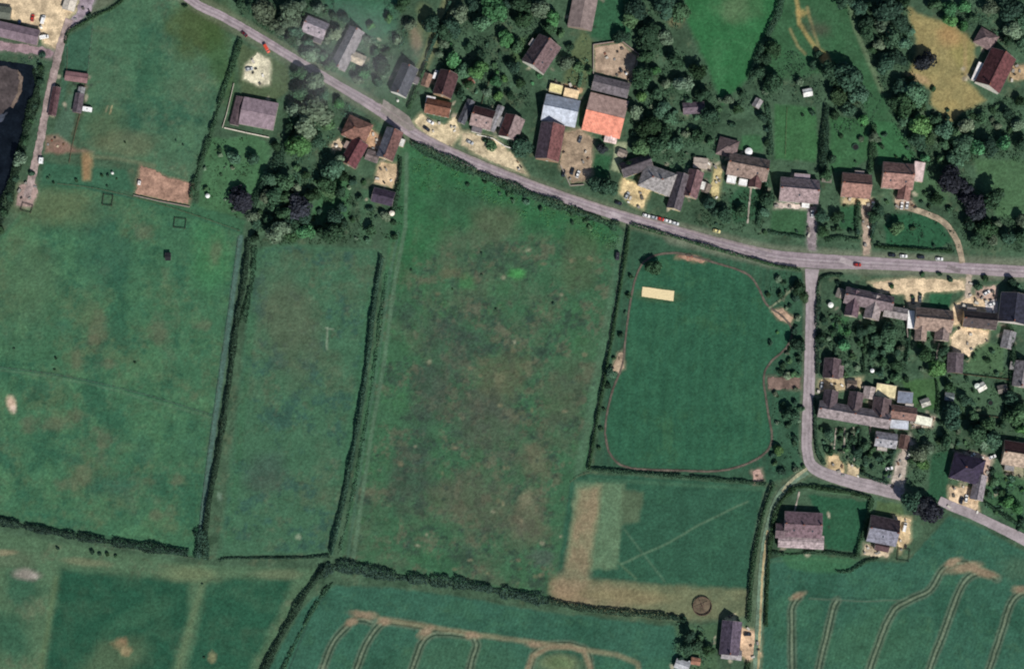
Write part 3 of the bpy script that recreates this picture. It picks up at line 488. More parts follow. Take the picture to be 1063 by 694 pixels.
def block(root, cx, cy, L, W, ang, eave, pitch, rc, wc, kind='gable', rc2=None, rk='roof', names=('wall', 'roof'), wins=True, chim=0, door=None, dark_gap=False):
    """one roofed block: wall + roof children of root (L, W in metres)"""
    base = P(cx, cy); a = R(ang); loc = base-root.location; oh = .35; tp = math.tan(R(pitch)); t = .2
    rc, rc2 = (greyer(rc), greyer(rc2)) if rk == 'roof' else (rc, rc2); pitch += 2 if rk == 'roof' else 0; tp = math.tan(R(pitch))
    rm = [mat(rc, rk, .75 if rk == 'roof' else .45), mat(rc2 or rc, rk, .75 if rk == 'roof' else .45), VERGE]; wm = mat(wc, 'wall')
    if kind == 'flat':
        g = G(); g.box(0, 0, 0, L, W, eave, bottom=False); ow = link(names[0], g.build(names[0], [wm]), root, loc, a)
        g = G(); g.box(0, 0, eave+.004, L+.3, W+.3, .15); g.box(0, W/2+.05, eave+.154, L+.2, .2, .12, 2); g.box(0, -W/2-.05, eave+.154, L+.2, .2, .12, 2); orf = link(names[1], g.build(names[1], rm), root, loc, a); zr = eave+.2
    elif kind == 'hip' and L > 0:
        rl = max(.15, (L-W)/2+.0); zr = eave+W/2*tp; X0, Y0 = L/2+oh, W/2+oh; ze = eave-oh*tp
        v = [(-X0, -Y0, ze), (X0, -Y0, ze), (X0, Y0, ze), (-X0, Y0, ze), (-rl, 0, zr), (rl, 0, zr)]
        v += [(x, y, z-t) for x, y, z in v[:4]]
        f = [(0, 1, 5, 4), (2, 3, 4, 5), (1, 2, 5), (3, 0, 4), (0, 6, 7, 1), (1, 7, 8, 2), (2, 8, 9, 3), (3, 9, 6, 0), (9, 8, 7, 6)]
        g = G(); g.add(v, f[:1], 0); g.add(v, f[1:2], 1); g.add(v, f[2:], 0)
        g.bar((-rl, 0, zr+.03), (rl, 0, zr+.03), .3, .14)
        for sx in (-1, 1):
            for sy in (-1, 1): g.bar((sx*rl, 0, zr+.02), (sx*X0, sy*Y0, ze+.04), .26, .12)
        orf = link(names[1], g.build(names[1], rm), root, loc, a)
        g = G(); g.box(0, 0, 0, L, W, ze-t-.01+oh*tp*.0, bottom=False); ow = link(names[0], g.build(names[0], [wm]), root, loc, a)
    else:
        zr = eave+W/2*tp; Y0 = W/2+oh; ze = eave-oh*tp; g = G(); x0, x1 = -L/2-.25, L/2+.25
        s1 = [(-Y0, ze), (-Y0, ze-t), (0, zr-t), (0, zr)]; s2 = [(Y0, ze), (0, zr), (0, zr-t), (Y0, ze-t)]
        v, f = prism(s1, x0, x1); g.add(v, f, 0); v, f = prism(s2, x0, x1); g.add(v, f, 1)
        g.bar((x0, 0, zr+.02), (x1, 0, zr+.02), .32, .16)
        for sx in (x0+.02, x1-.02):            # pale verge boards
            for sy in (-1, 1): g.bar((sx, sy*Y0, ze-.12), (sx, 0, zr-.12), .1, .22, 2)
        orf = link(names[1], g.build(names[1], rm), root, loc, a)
        top = t+.02
        v, f = prism([(-W/2, 0), (W/2, 0), (W/2, eave-top), (0, zr-top), (-W/2, eave-top)], -L/2, L/2); f = f[1:]
        ow = link(names[0], mesh(names[0], v, f, [wm]), root, loc, a)
    if rk == 'roof' and kind == 'gable' and names[0] == 'wall':
        for sy in (-1, 1):
            g = G(); g.bar((-L/2, sy*(Y0+.07), ze-.1), (L/2, sy*(Y0+.07), ze-.1), .14, .12); link('gutter', g.build('gutter', [GUT]), root, loc, a)
    def put(nm, me, sub, subname, lx, ly, lz, fz):
        o = link(nm, me, root, loc+Matrix.Rotation(a, 3, 'Z') @ Vector((lx, ly, lz)), a+fz); link(subname, sub, o); return o
    if wins:
        rows = [.95]+([3.35] if eave > 4.6 else []); n = max(1, int(L/3.4)); dn = 0
        for sy, fz in ((-1, 0), (1, math.pi)):
            for z in rows:
                for i in range(n):
                    lx = (i+.5)*L/n-L/2
                    if door and sy == -1 and z == .95 and i == n//2:
                        put('door', DOORS[door], HAND, 'handle', lx, -(W/2+.03), .02, 0); continue
                    put('window', WINF, WINP, 'pane', lx, sy*(W/2+.03), z, fz)
        for sx, fz in ((-1, -math.pi/2), (1, math.pi/2)): put('window', WINF, WINP, 'pane', sx*(L/2+.03), 0, rows[-1], fz)
    for i in range(chim):
        sx = (-1, 1, 0)[i]; x = sx*(L/2-.6) if kind == 'gable' else sx*max(.3, (L-W)/2)
        link('chimney', CHIM, orf, (x, random.choice((-.25, .25)), zr-.1), 0)
    return ow, orf
def building(name, cat, short, label, cx, cy, L, W, ang, eave, pitch, rc, wc, kind='gable', rc2=None, rk='roof', wings=(), wins=None, chim=0, door=None, roofwin=0):
    root = thing(name, label, cat, P(cx, cy)); FOOT.append((cx, cy, L, W, ang)); LM.append((short, cx, cy, max(L, W)/2))
    if wins is None: wins = cat in ('house', 'cottage')
    if cat == 'house' and not chim: chim = 1
    ow, orf = block(root, cx, cy, L*S, W*S, ang, eave+random.uniform(-.1, .1), pitch, rc, wc, kind, rc2, rk, ('wall', 'roof'), wins, chim, door or ('2f4a3c' if cat == 'house' else None))
    for wg in wings:
        x, y, l, w_, a, e, p, c_ = wg[:8]; k = wg[8] if len(wg) > 8 else 'gable'; rkk = 'roof' if k != 'flat' else 'metal_roof'
        FOOT.append((x, y, l, w_, a)); block(root, x, y, l*S, w_*S, a, e+random.uniform(-.1, .1), p, c_, wc, k, None, rkk, ('wing_wall', 'wing_roof'), cat == 'house' and l > 11, 0)
    if cat == H and not wings and L < 45:
        rr = random.Random(int(cx*7+cy)); a_ = R(ang); l = rr.uniform(7, 11); w_ = rr.uniform(4, 6); off = rr.uniform(-.3, .3)*L; sgn = rr.choice((-1, 1, -1)); yy = sgn*(W/2+w_/2-.3)
        x = cx+off*math.cos(a_)-yy*math.sin(a_); y = cy-(off*math.sin(a_)+yy*math.cos(a_)); FOOT.append((x, y, l, w_, ang))
        block(root, x, y, l*S, w_*S, ang, rr.uniform(2.4, 2.9), 0, rr.choice(['8a8888', 'b8b0a8', 'd8d6d0', '6a6468', '948078']), wc, 'flat', None, 'metal_roof', ('extension_wall', 'extension_roof'), False, 0)
    if cat == H and kind == 'gable' and L < 45 and 60 > abs(ang) and not roofwin: roofwin = random.Random(int(cx)).choice((0, 1, 2, 2))
    for i in range(roofwin):       # skylights flush in the sunny slope
        tp = math.tan(R(pitch+2)); x = (i+.5)/roofwin*L*S-L*S/2; y = -W*S*.25; z = eave+(W*S/2+y)*tp+.15
        g = G(); g.bar((-.4, -.45, -.45*tp), (-.4, .45, .45*tp), .1, .1); g.bar((.4, -.45, -.45*tp), (.4, .45, .45*tp), .1, .1)
        g.bar((0, -.45, -.45*tp+.02), (0, .45, .45*tp+.02), .7, .06, 1)
        link('skylight', g.build('skylight', [GUT, GLASS]), orf, (x, y, z))
    return root
H = 'house'
building('barn', 'barn', 'mauve yard barn', 'long mauve barn along the lower edge of the sandy yard', 12, 34, 60, 15, -13, 3.6, 22, '75666f', '8a7f78', rk='metal_roof', wings=[(34, 40, 14, 10, 77, 2.6, 20, '5d4f59')])
building('shed', 'shed', 'grey-green yard shed', 'grey-green shed on the upper side of the mauve barn', 0, 14, 24, 12, -8, 3, 20, '5d6258', '777268', rk='metal_roof')
building('shed', 'shed', 'pale round-ended shed', 'pale grey shed at the lane head beside the sandy yard', 74, 2, 20, 12, 75, 2.8, 18, 'c4bcb0', 'a8a49c', rk='metal_roof')
building('stable_block', 'stable', 'long maroon stable', 'narrow maroon stable block beside the dirt lane', 57, 106, 30, 7.5, 81, 2.5, 28, '57363f', '5e463c')
building('stable_block', 'stable', 'short plum stable', 'short plum stable block next to the white caravan', 82, 108, 20, 8, 81, 2.5, 28, '574a58', '5e463c')
building('shed', 'shed', 'rust-brown field shed', 'rust-brown low field shed at the top of the stable enclosure', 80, 81, 23, 9, -8, 2.4, 18, '7d6062', '5e4a40', rk='metal_roof')
building('shed', 'shed', 'tiny grey hut', 'tiny grey hut between the rust-brown shed and the caravan', 85, 95, 7, 6, 80, 2.1, 25, '80828a', '6a6a6a')
building('farm_building', 'barn', 'wide mauve farm building', 'wide mauve farm building with lean-to behind the cream gravel yard', 269, 119, 36, 28, -11, 3.6, 14, '87777f', 'b0a8a0', rk='metal_roof', wings=[(247, 116, 30, 9, 77, 2.6, 10, '4d3c46')])
building('cottage', H, 'pale-roofed cottage', 'cottage with pale lilac roof among trees north of the road', 328, 30, 24, 17, -22, 3, 38, 'a090a2', 'a59a90', chim=1)
building('house', H, 'long grey house', 'long hazy grey house set end-on to the road', 361, 52, 46, 16, 64, 3.4, 38, '807a84', '9c948c', chim=2, wings=[(372, 62, 14, 10, -25, 2.6, 30, 'b9a892')])
building('house', H, 'dark slate house', 'dark slate roofed house with white gable facing the road', 420, 85, 32, 17, 67, 4.9, 38, '454a5a', 'd8d6d0', chim=2)
building('outbuilding', 'outbuilding', 'small rust outbuilding', 'small rust-brown outbuilding wedged beside the dark slate house', 443, 84, 13, 8, 70, 2.5, 30, '86604f', '8a6a58')
building('house', H, 'dark red L-shaped house', 'dark red L-shaped house with a sandy forecourt', 463, 89, 26, 19, 72, 4.7, 40, '553238', 'a58a70', chim=2, wings=[(455, 113, 26, 15, -12, 3.6, 38, '7d4836'), (447, 105, 9, 8, -12, 2.8, 0, 'd8d6d8', 'flat')])
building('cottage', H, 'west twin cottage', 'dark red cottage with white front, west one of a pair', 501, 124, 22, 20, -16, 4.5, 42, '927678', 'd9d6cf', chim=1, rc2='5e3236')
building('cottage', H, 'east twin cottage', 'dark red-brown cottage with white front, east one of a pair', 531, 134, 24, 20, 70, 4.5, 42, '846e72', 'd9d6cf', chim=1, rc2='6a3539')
building('passage', 'outbuilding', 'narrow grey passage roof', 'narrow grey roofed passage between two dark red cottages', 515, 124, 28, 6, 68, 2.8, 25, '7d7e8a', '8a8680')
building('passage', 'outbuilding', 'narrow slate passage roof', 'narrow dark slate passage west of the twin cottages', 484, 117, 26, 7, 66, 2.8, 30, '4d5262', '8a8680')
building('house', H, 'plum-roofed house', 'large plum-roofed house with a pale south-east wall', 562, 58, 33, 26, 57, 4.8, 40, '6b5057', 'dedad0', chim=2)
building('barn', 'barn', 'tall mauve barn', 'tall mauve barn at the top of the photo by a green lawn', 606, 8, 48, 25, 79, 4, 20, '80726f', '8a7a70', rk='metal_roof')
building('shed', 'shed', 'dark grey yard shed', 'dark grey shed along the lower side of the cluttered yard', 634, 91, 38, 15, -14, 3, 28, '655d68', '7c706a')
building('store', 'outbuilding', 'west cream store', 'small cream flat-roofed store, western of two in a row', 577, 93, 13, 9, -13, 2.6, 0, 'ddcf98', 'b0a890', 'flat', rk='metal_roof')
building('store', 'outbuilding', 'east cream store', 'small peach-cream flat-roofed store, eastern of two in a row', 593, 98, 15, 9, -13, 2.6, 0, 'e3c8a0', 'b0a890', 'flat', rk='metal_roof')
building('workshop', 'workshop', 'pale blue-grey workshop', 'pale blue-grey roofed workshop below the two cream stores', 582, 116, 36, 28, -12, 3.4, 38, 'b0b7c4', 'a09890', rk='metal_roof')
building('hall', 'hall', 'dark red hall', 'tall dark red roofed hall beside the brown courtyard', 571, 149, 38, 24, 80, 4.6, 40, '764044', '9a7c68', rc2='5e4a5c', wins=True, door='4a3a2c')
building('workshop', 'workshop', 'orange-roofed workshop', 'big workshop with one bright orange roof slope', 628, 121, 40, 40, -14, 3.4, 17, 'da8c76', 'b0a090', rc2='a38a82', rk='metal_roof', wings=[(634, 144, 10, 12, 78, 2.6, 12, 'e0c0c0')])
building('house', H, 'grey hipped house', 'large grey hipped house with dark rear wings and sandy drive', 682, 188, 34, 24, -20, 4.6, 36, '8a868c', 'c0b090', 'hip', chim=2, wings=[(660, 173, 32, 15, 20, 4.2, 42, '4a434e'), (704, 200, 38, 14, 74, 4.0, 42, '5a505e')])
building('cottage', H, 'plum cottage', 'plum tiled cottage end-on to the road beside the grey hipped house', 719, 192, 28, 15, 74, 4, 42, '755058', 'b09a88', chim=1)
building('outbuilding', 'outbuilding', 'brown hipped outbuilding', 'brown hipped outbuilding with pale apron behind the white conservatory', 755, 154, 20, 18, -15, 2.8, 36, '6f585c', 'b0a090', 'hip')
building('house', H, 'conservatory house', 'brown house with two white conservatories on its garden side', 776, 175, 42, 22, -11, 4.6, 42, '856c64', 'c4b8a8', chim=2, wings=[(784, 188, 16, 12, 79, 3.8, 42, '6a4244'), (759, 187, 9, 8, -11, 2.4, 0, 'eceae6', 'flat'), (771, 190, 8, 7, -11, 2.4, 0, 'eceae6', 'flat')])
building('shed', 'shed', 'beige garden hut', 'beige flat garden hut between the plum cottage and yellow drive', 727, 170, 14, 10, -6, 2.3, 8, 'a99d93', '8c8478', rk='metal_roof')
building('house', H, 'mauve drive house', 'wide mauve house with a straight grey drive to the road', 829, 199, 40, 24, -5, 4.6, 40, '8d757e', 'd0c8bc', chim=2, wings=[(832, 186, 16, 9, -5, 3, 0, '8d8088', 'flat'), (836, 213, 6, 8, 84, 2.4, 0, 'f0efec', 'flat')])
building('house', H, 'terracotta house', 'terracotta roofed house between the mauve house and the villa', 888, 194, 30, 24, -5, 4.5, 40, '96645a', 'c0a080', chim=1)
building('villa', H, 'terracotta villa', 'terracotta villa above the curved drive with a pinkish flat annexe', 931, 184, 32, 26, -5, 4.6, 40, '9c6a62', 'c0a898', chim=2, wings=[(953, 179, 20, 11, 80, 3, 0, 'cdb8b6', 'flat'), (938, 200, 18, 12, 80, 3.8, 40, '8f5d58')])
building('shed', 'shed', 'white-trimmed shed', 'mauve shed with white edges among the dark garden trees', 720, 113, 22, 11, 4, 2.6, 28, '645467', 'd8d2d0')
building('house', H, 'large dark red house', 'large dark red house beside the dry tan lawn', 1032, 75, 40, 27, 63, 4.8, 38, '693238', 'd5d0c8', chim=2, wings=[(1015, 76, 20, 8, 66, 3, 0, 'e4e0de', 'flat')])
building('outbuilding', 'outbuilding', 'mauve hipped outhouse', 'mauve hipped outhouse north of the large dark red house', 1023, 42, 20, 17, -30, 2.9, 36, '7a6065', 'a09488', 'hip')
building('house', H, 'long corner house', 'long mauve house with cross wings at the lane corner', 901, 312, 50, 16, -12, 4.4, 42, '75636d', 'b0a498', chim=2, wings=[(885, 316, 26, 13, 78, 4.0, 44, '6a5060'), (906, 320, 24, 15, 76, 4.1, 40, '93848a'), (929, 325, 24, 11, -10, 3, 32, '8a8288')])
building('house', H, 'lean-to house', 'brown house with a white lean-to against its side', 968, 333, 38, 22, -6, 4.6, 42, '8f7369', 'b5a898', chim=2, wings=[(945, 332, 18, 7, 86, 2.8, 0, 'ecebee', 'flat'), (955, 347, 14, 11, 84, 3.8, 40, '9a7f76'), (977, 348, 12, 14, 84, 3.8, 40, '7a6868')])
building('house', H, 'sandy terrace house', 'dark roofed house above a pale sandy terrace', 1016, 333, 34, 16, -6, 4.4, 42, '4d3f42', 'd5b88c', chim=1)
building('house', H, 'navy-roofed house', 'navy roofed house at the edge of the photo with pale forecourt', 1051, 321, 30, 28, 82, 4.6, 34, '2a2c44', 'c8c0bc', chim=1)
building('garage', 'garage', 'small grey garage', 'small grey garage below the navy-roofed house', 1046, 353, 18, 12, 76, 2.5, 26, '7a7a84', '9a948c')
building('shed', 'shed', 'dark plum shed', 'dark plum shed at the foot of the sandy terrace', 991, 377, 20, 15, 86, 2.6, 28, '5a4d58', '6c6058')
building('cottage', H, 'grey edge cottage', 'grey mauve cottage cut by the photo edge below the small grey garage', 1060, 389, 26, 16, 80, 3.6, 36, '7d7680', 'a09890', chim=1)
building('cottage', H, 'small lane cottage', 'small dark cottage standing right beside the lane', 863, 383, 20, 16, 84, 3.4, 42, '5a4650', 'a09084', chim=1, wings=[(870, 386, 12, 9, 84, 2.6, 34, '6d5a60')])
building('terrace', H, 'long mauve terrace', 'long mauve terrace with two dark gabled rear wings', 886, 431, 74, 16, -10, 4.3, 40, '857780', 'bca898', chim=3, door='5a2424', wings=[(861, 415, 18, 14, 80, 4, 44, '5a4a55'), (887, 417, 18, 14, 80, 4, 44, '5d4c56')])
building('cottage', H, 'dark mauve cottage', 'dark mauve cottage joined to the east end of the terrace', 914, 424, 20, 17, 80, 4.2, 40, '5f4a52', 'b0a090', chim=1)
building('cottage', H, 'red-brown cottage', 'red-brown cottage between the terrace and a cream shed', 937, 429, 26, 13, -8, 3.8, 38, '835c55', 'b5a090', chim=1)
building('annexe', 'outbuilding', 'cream annexe', 'cream flat-roofed annexe north of the dark mauve cottage', 919, 406, 20, 13, -9, 2.9, 0, 'd8cba2', 'b8a890', 'flat', rk='metal_roof')
building('annexe', 'outbuilding', 'slate-blue annexe', 'slate-blue flat annexe beside the cream annexe', 939, 413, 15, 12, -6, 2.7, 0, '7b8292', '908880', 'flat', rk='metal_roof')
building('shed', 'shed', 'cream garden shed', 'bright cream shed east of the red-brown cottage', 958, 437, 17, 9, -12, 2.5, 0, 'efe8d4', 'b8b0a0', 'flat', rk='metal_roof')
building('annexe', 'outbuilding', 'pale blue annexe', 'pale blue-grey flat annexe below the red-brown cottage', 933, 441, 18, 9, -5, 2.8, 0, 'b8bdc8', '989088', 'flat', rk='metal_roof')
building('cottage', H, 'blue-grey cottage', 'blue-grey cottage south of the pale blue annexe', 919, 457, 22, 14, -8, 3.6, 34, '8a8c9a', 'a89c90', chim=1)
building('outbuilding', 'outbuilding', 'brown outhouse', 'small brown outhouse against the blue-grey cottage', 938, 459, 14, 9, 80, 2.5, 30, '60423f', '8a7060')
building('outbuilding', 'outbuilding', 'pinkish rear store', 'small pinkish store behind the dark mauve cottage', 902, 408, 12, 11, 80, 2.6, 26, 'a39293', '9a9088')
building('house', H, 'deep purple house', 'deep purple roofed house with sandy patio and grey front wing', 1003, 487, 32, 26, -14, 4.6, 36, '352b4a', 'd8c0a0', 'hip', chim=1, wings=[(1015, 506, 26, 12, 78, 3.6, 36, '857d8a')])
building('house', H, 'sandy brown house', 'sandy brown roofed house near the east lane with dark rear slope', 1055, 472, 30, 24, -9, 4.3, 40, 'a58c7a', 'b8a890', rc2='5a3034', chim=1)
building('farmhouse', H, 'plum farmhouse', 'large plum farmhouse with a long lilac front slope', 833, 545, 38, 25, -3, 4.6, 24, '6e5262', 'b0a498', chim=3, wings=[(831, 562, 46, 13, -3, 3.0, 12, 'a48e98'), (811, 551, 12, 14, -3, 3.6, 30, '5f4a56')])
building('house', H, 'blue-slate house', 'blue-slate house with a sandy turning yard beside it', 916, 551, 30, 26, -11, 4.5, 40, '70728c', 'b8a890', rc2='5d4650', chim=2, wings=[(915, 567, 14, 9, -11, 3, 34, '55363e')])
building('cottage', H, 'purple track cottage', 'purple roofed cottage beside the sandy farm track', 758, 662, 34, 19, 84, 3.8, 38, '5a4c66', 'b8b0a8', chim=1, wings=[(759, 679, 20, 9, -6, 2.8, 24, '8a8690')])
building('shed', 'shed', 'pale cut-off shed', 'pale grey shed among dark bushes at the bottom edge', 708, 690, 14, 9, -20, 2.5, 22, 'a9abb0', '8a8a86', rk='metal_roof')
building('house', H, 'russet hipped house', 'russet hipped house south of the road in a sandy yard', 371, 136, 26, 22, -24, 4.2, 38, '855448', 'b89a78', 'hip', chim=1)
building('cottage', H, 'crimson cottage', 'dark crimson cottage below the russet hipped house', 368, 160, 28, 17, 62, 3.8, 40, '6a323a', 'a08870', chim=1)
building('cottage', H, 'slate and red cottage', 'roadside cottage with one slate slope and one red slope', 405, 151, 32, 17, 70, 4.3, 38, '6c4442', 'c0ac90', rc2='6b7082', chim=2)
building('shed', 'shed', 'black-purple shed', 'black-purple shed at the end of the cream yard south of the road', 398, 205, 22, 14, -14, 2.8, 28, '3a2f48', '5a5048')
building('shed', 'shed', 'mottled yard store', 'small mottled brown store beside the slate and red cottage', 387, 163, 13, 10, -20, 2.6, 22, '6d5f60', '807468')
building('shed', 'shed', 'rusty red hut', 'small rusty red hut in the garden behind the twin cottages', 487, 87, 10, 7, 40, 2.3, 24, '7d4436', '6a5044')
building('shed', 'shed', 'orange scrap hut', 'small orange-brown hut in bushes at the bottom edge', 722, 686, 9, 6, -10, 2.3, 20, '9a6048', '7a6050')
building('shelter', 'shelter', 'black field shelter', 'black field shelter standing alone in the large pasture', 175, 267, 5, 7, 0, 2.6, 8, '26262a', '33302c', rk='metal_roof')
for x, y, a, c_, lb in ((733, 196, 70, '7a6a60', 'small brown shed beside the yellow drive'), (858, 186, -8, '5d5a52', 'small olive shed under the hedge by the mauve house'), (1040, 404, 10, '6d6660', 'small grey shed in the open east gardens'), (960, 418, 20, '9a9a94', 'pale grey shed on the lawn north of the cream shed'), (985, 412, -8, '6f8088', 'blue-green shed in the middle of the east gardens'), (884, 399, -5, '6d5a50', 'small brown shed on the gravel north of the terrace'), (1018, 402, 30, 'c9ccc4', 'small white shed beside the dark garden fence'), (872, 305, 70, '8a8078', 'small beige shed at the road corner of the lane'), (646, 160, -20, '8d7d74', 'small pinkish shed east of the courtyard trees'), (786, 108, 60, '8d8790', 'pale mauve shed at the foot of the tall hedge'), (838, 97, 10, 'd5d8dc', 'small white shed in the copse south of the tan trail')):
    building('shed', 'shed', lb, lb, x, y, 9, 7, a, 2.2, 26, c_, '6c5c4c')
# ------------------------------------------------------------------ foliage
def cards(p, n, size, tilt=.6):
    """leaf sprays: one bent four-cornered spray at each point"""
    k = len(p); n = n+rng.normal(0, tilt, (k, 3)); n /= np.linalg.norm(n, axis=1)[:, None]
    r_ = rng.normal(0, 1, (k, 3)); u = np.cross(n, r_); u /= np.linalg.norm(u, axis=1)[:, None]; v = np.cross(n, u)
    s_ = (size*(.6+.8*rng.random(k)))[:, None]*.5; b = n*s_*.45
    V = np.stack([p-u*s_, p-v*s_*.8-b*0+b, p+u*s_, p+v*s_*.8+b], 1).reshape(-1, 3)
    return V, np.arange(4*k).reshape(-1, 4)
def np_mesh(name, V, F, m):
    me = bpy.data.meshes.new(name); me.vertices.add(len(V)); me.vertices.foreach_set('co', V.astype(np.float32).ravel())
    me.loops.add(F.size); me.loops.foreach_set('vertex_index', F.ravel().astype(np.int32)); me.polygons.add(len(F)); me.polygons.foreach_set('loop_start', np.arange(0, F.size, 4, dtype=np.int32))
    me.update(calc_edges=True); me.materials.append(m); return me
LEAF = {k: mat(h, 'leaf', .7, .15) for k, h in (('d', '3a5642'), ('m', '517256'), ('b', '538452'), ('p', '363a42'), ('g', '72866f'), ('h', '364c40'), ('u', '40614b'))}
TONE = {'d': 'dark green', 'm': 'mid green', 'b': 'bright green', 'p': 'purple-black', 'g': 'grey-green'}
BARK = mat('4a3f35', 'wall')
def crown(seed, ncard, csize, flat=1.0, nl=10, spread=.62):
    r = np.random.default_rng(seed); L = []
    for i in range(nl):
        a = r.uniform(0, 2*math.pi); d = spread*math.sqrt(r.random()); L.append((d*math.cos(a), d*math.sin(a), r.uniform(.55, 1.25)*flat*(1-.45*d), r.uniform(.24, .46)))
    L.append((0, 0, .85*flat, .48))
    P_, N_ = [], []
    tot = sum(l[3]**2 for l in L)
    for x, y, z, rad in L:
        k = int(ncard*rad*rad/tot); n = r.normal(0, 1, (k, 3)); n /= np.linalg.norm(n, axis=1)[:, None]; n[:, 2] = np.where(r.random(k) < .55, np.abs(n[:, 2]), n[:, 2])
        rr = rad*(.72+.34*r.random(k))[:, None]*np.array([1, 1, .85])
        P_.append(np.array([x, y, z])+n*rr); N_.append(n)
    Pn, Nn = np.concatenate(P_), np.concatenate(N_); Pn[:, 2] = np.maximum(Pn[:, 2], .12)
    V, F = cards(Pn, Nn*1.0+np.array([0, 0, .12]), np.full(len(Pn), csize), .45); return V, F
def cone_crown(seed, ncard, csize):
    r = np.random.default_rng(seed); t = r.random(ncard)**.7; a = r.uniform(0, 2*math.pi, ncard); rad = (1-t*.9)*.95*(.75+.3*r.random(ncard))*(1+.15*np.sin(a*5+t*9))
    p = np.stack([rad*np.cos(a), rad*np.sin(a), .15+t*2.5], 1); n = np.stack([np.cos(a), np.sin(a), np.full(ncard, .5)], 1); return cards(p, n, np.full(ncard, csize))
CROWNS = [np_mesh('crown', *crown(100+i, 1150, .2, (.95, 1.1, 1.25)[i % 3], 8+i % 5, (.55, .62, .68)[i % 3]), LEAF['d']) for i in range(9)]
CONES = [np_mesh('crown', *cone_crown(300+i, 1000, .2), LEAF['d']) for i in range(2)]
SHRUBS = [np_mesh('shrub', *crown(500+i, 420, .34, .75, 6, .5), LEAF['d']) for i in range(6)]
def trunk_mesh(seed):
    r = random.Random(seed); g = G(); g.cyl(0, 0, 0, .75, .075, .05, 9)
    for i in range(5):
        a = i*1.26+r.random(); x, y = .42*math.cos(a), .42*math.sin(a); z0 = .35+.08*i; g.bar((0, 0, z0), (x*.5, y*.5, z0+.28), .05, .05); g.bar((x*.5, y*.5, z0+.26), (x, y, z0+.5), .03, .03)
    return g.build('trunk', [BARK])
TRUNKS = [trunk_mesh(i) for i in range(3)]
PLANTS = []   # (kind, px, py, r, tone, object) - labelled at the end
def tree(px, py, r, tone, conif=False):
    if tone == 'd': tone = random.choice('ddddddddddmg')
    elif tone == 'm': tone = random.choice('mmmmdgb')
    i = random.randrange(9); sc = r*S*random.choice((.82, .98, 1.12, 1.28, 1.45, 1.68)) if r > 5.5 else r*S
    root = link('tree', None, None, P(px, py), random.uniform(0, 6.28)); hz = random.uniform(.85, 1.1)
    if r > 11: hz *= .85
    c_ = link('crown', random.choice(CONES) if conif else CROWNS[i], root); c_.scale = (sc*random.uniform(.9, 1.1), sc*random.uniform(.82, 1.1), sc*hz); c_.material_slots[0].link = 'OBJECT'; c_.material_slots[0].material = LEAF[tone]
    t_ = link('trunk', random.choice(TRUNKS), root); t_.scale = (sc, sc, sc*hz)
    PLANTS.append(['tree', px, py, r, tone, root]); return root
def shrub(px, py, r, tone):
    sc = r*S*random.uniform(.95, 1.1); o = link('shrub', random.choice(SHRUBS), None, P(px, py), random.uniform(0, 6.28)); o.scale = (sc, sc*random.uniform(.8, 1.05), sc*random.uniform(.8, 1.1))
    o.material_slots[0].link = 'OBJECT'; o.material_slots[0].material = LEAF[tone]; PLANTS.append(['shrub', px, py, r, tone, o]); return o
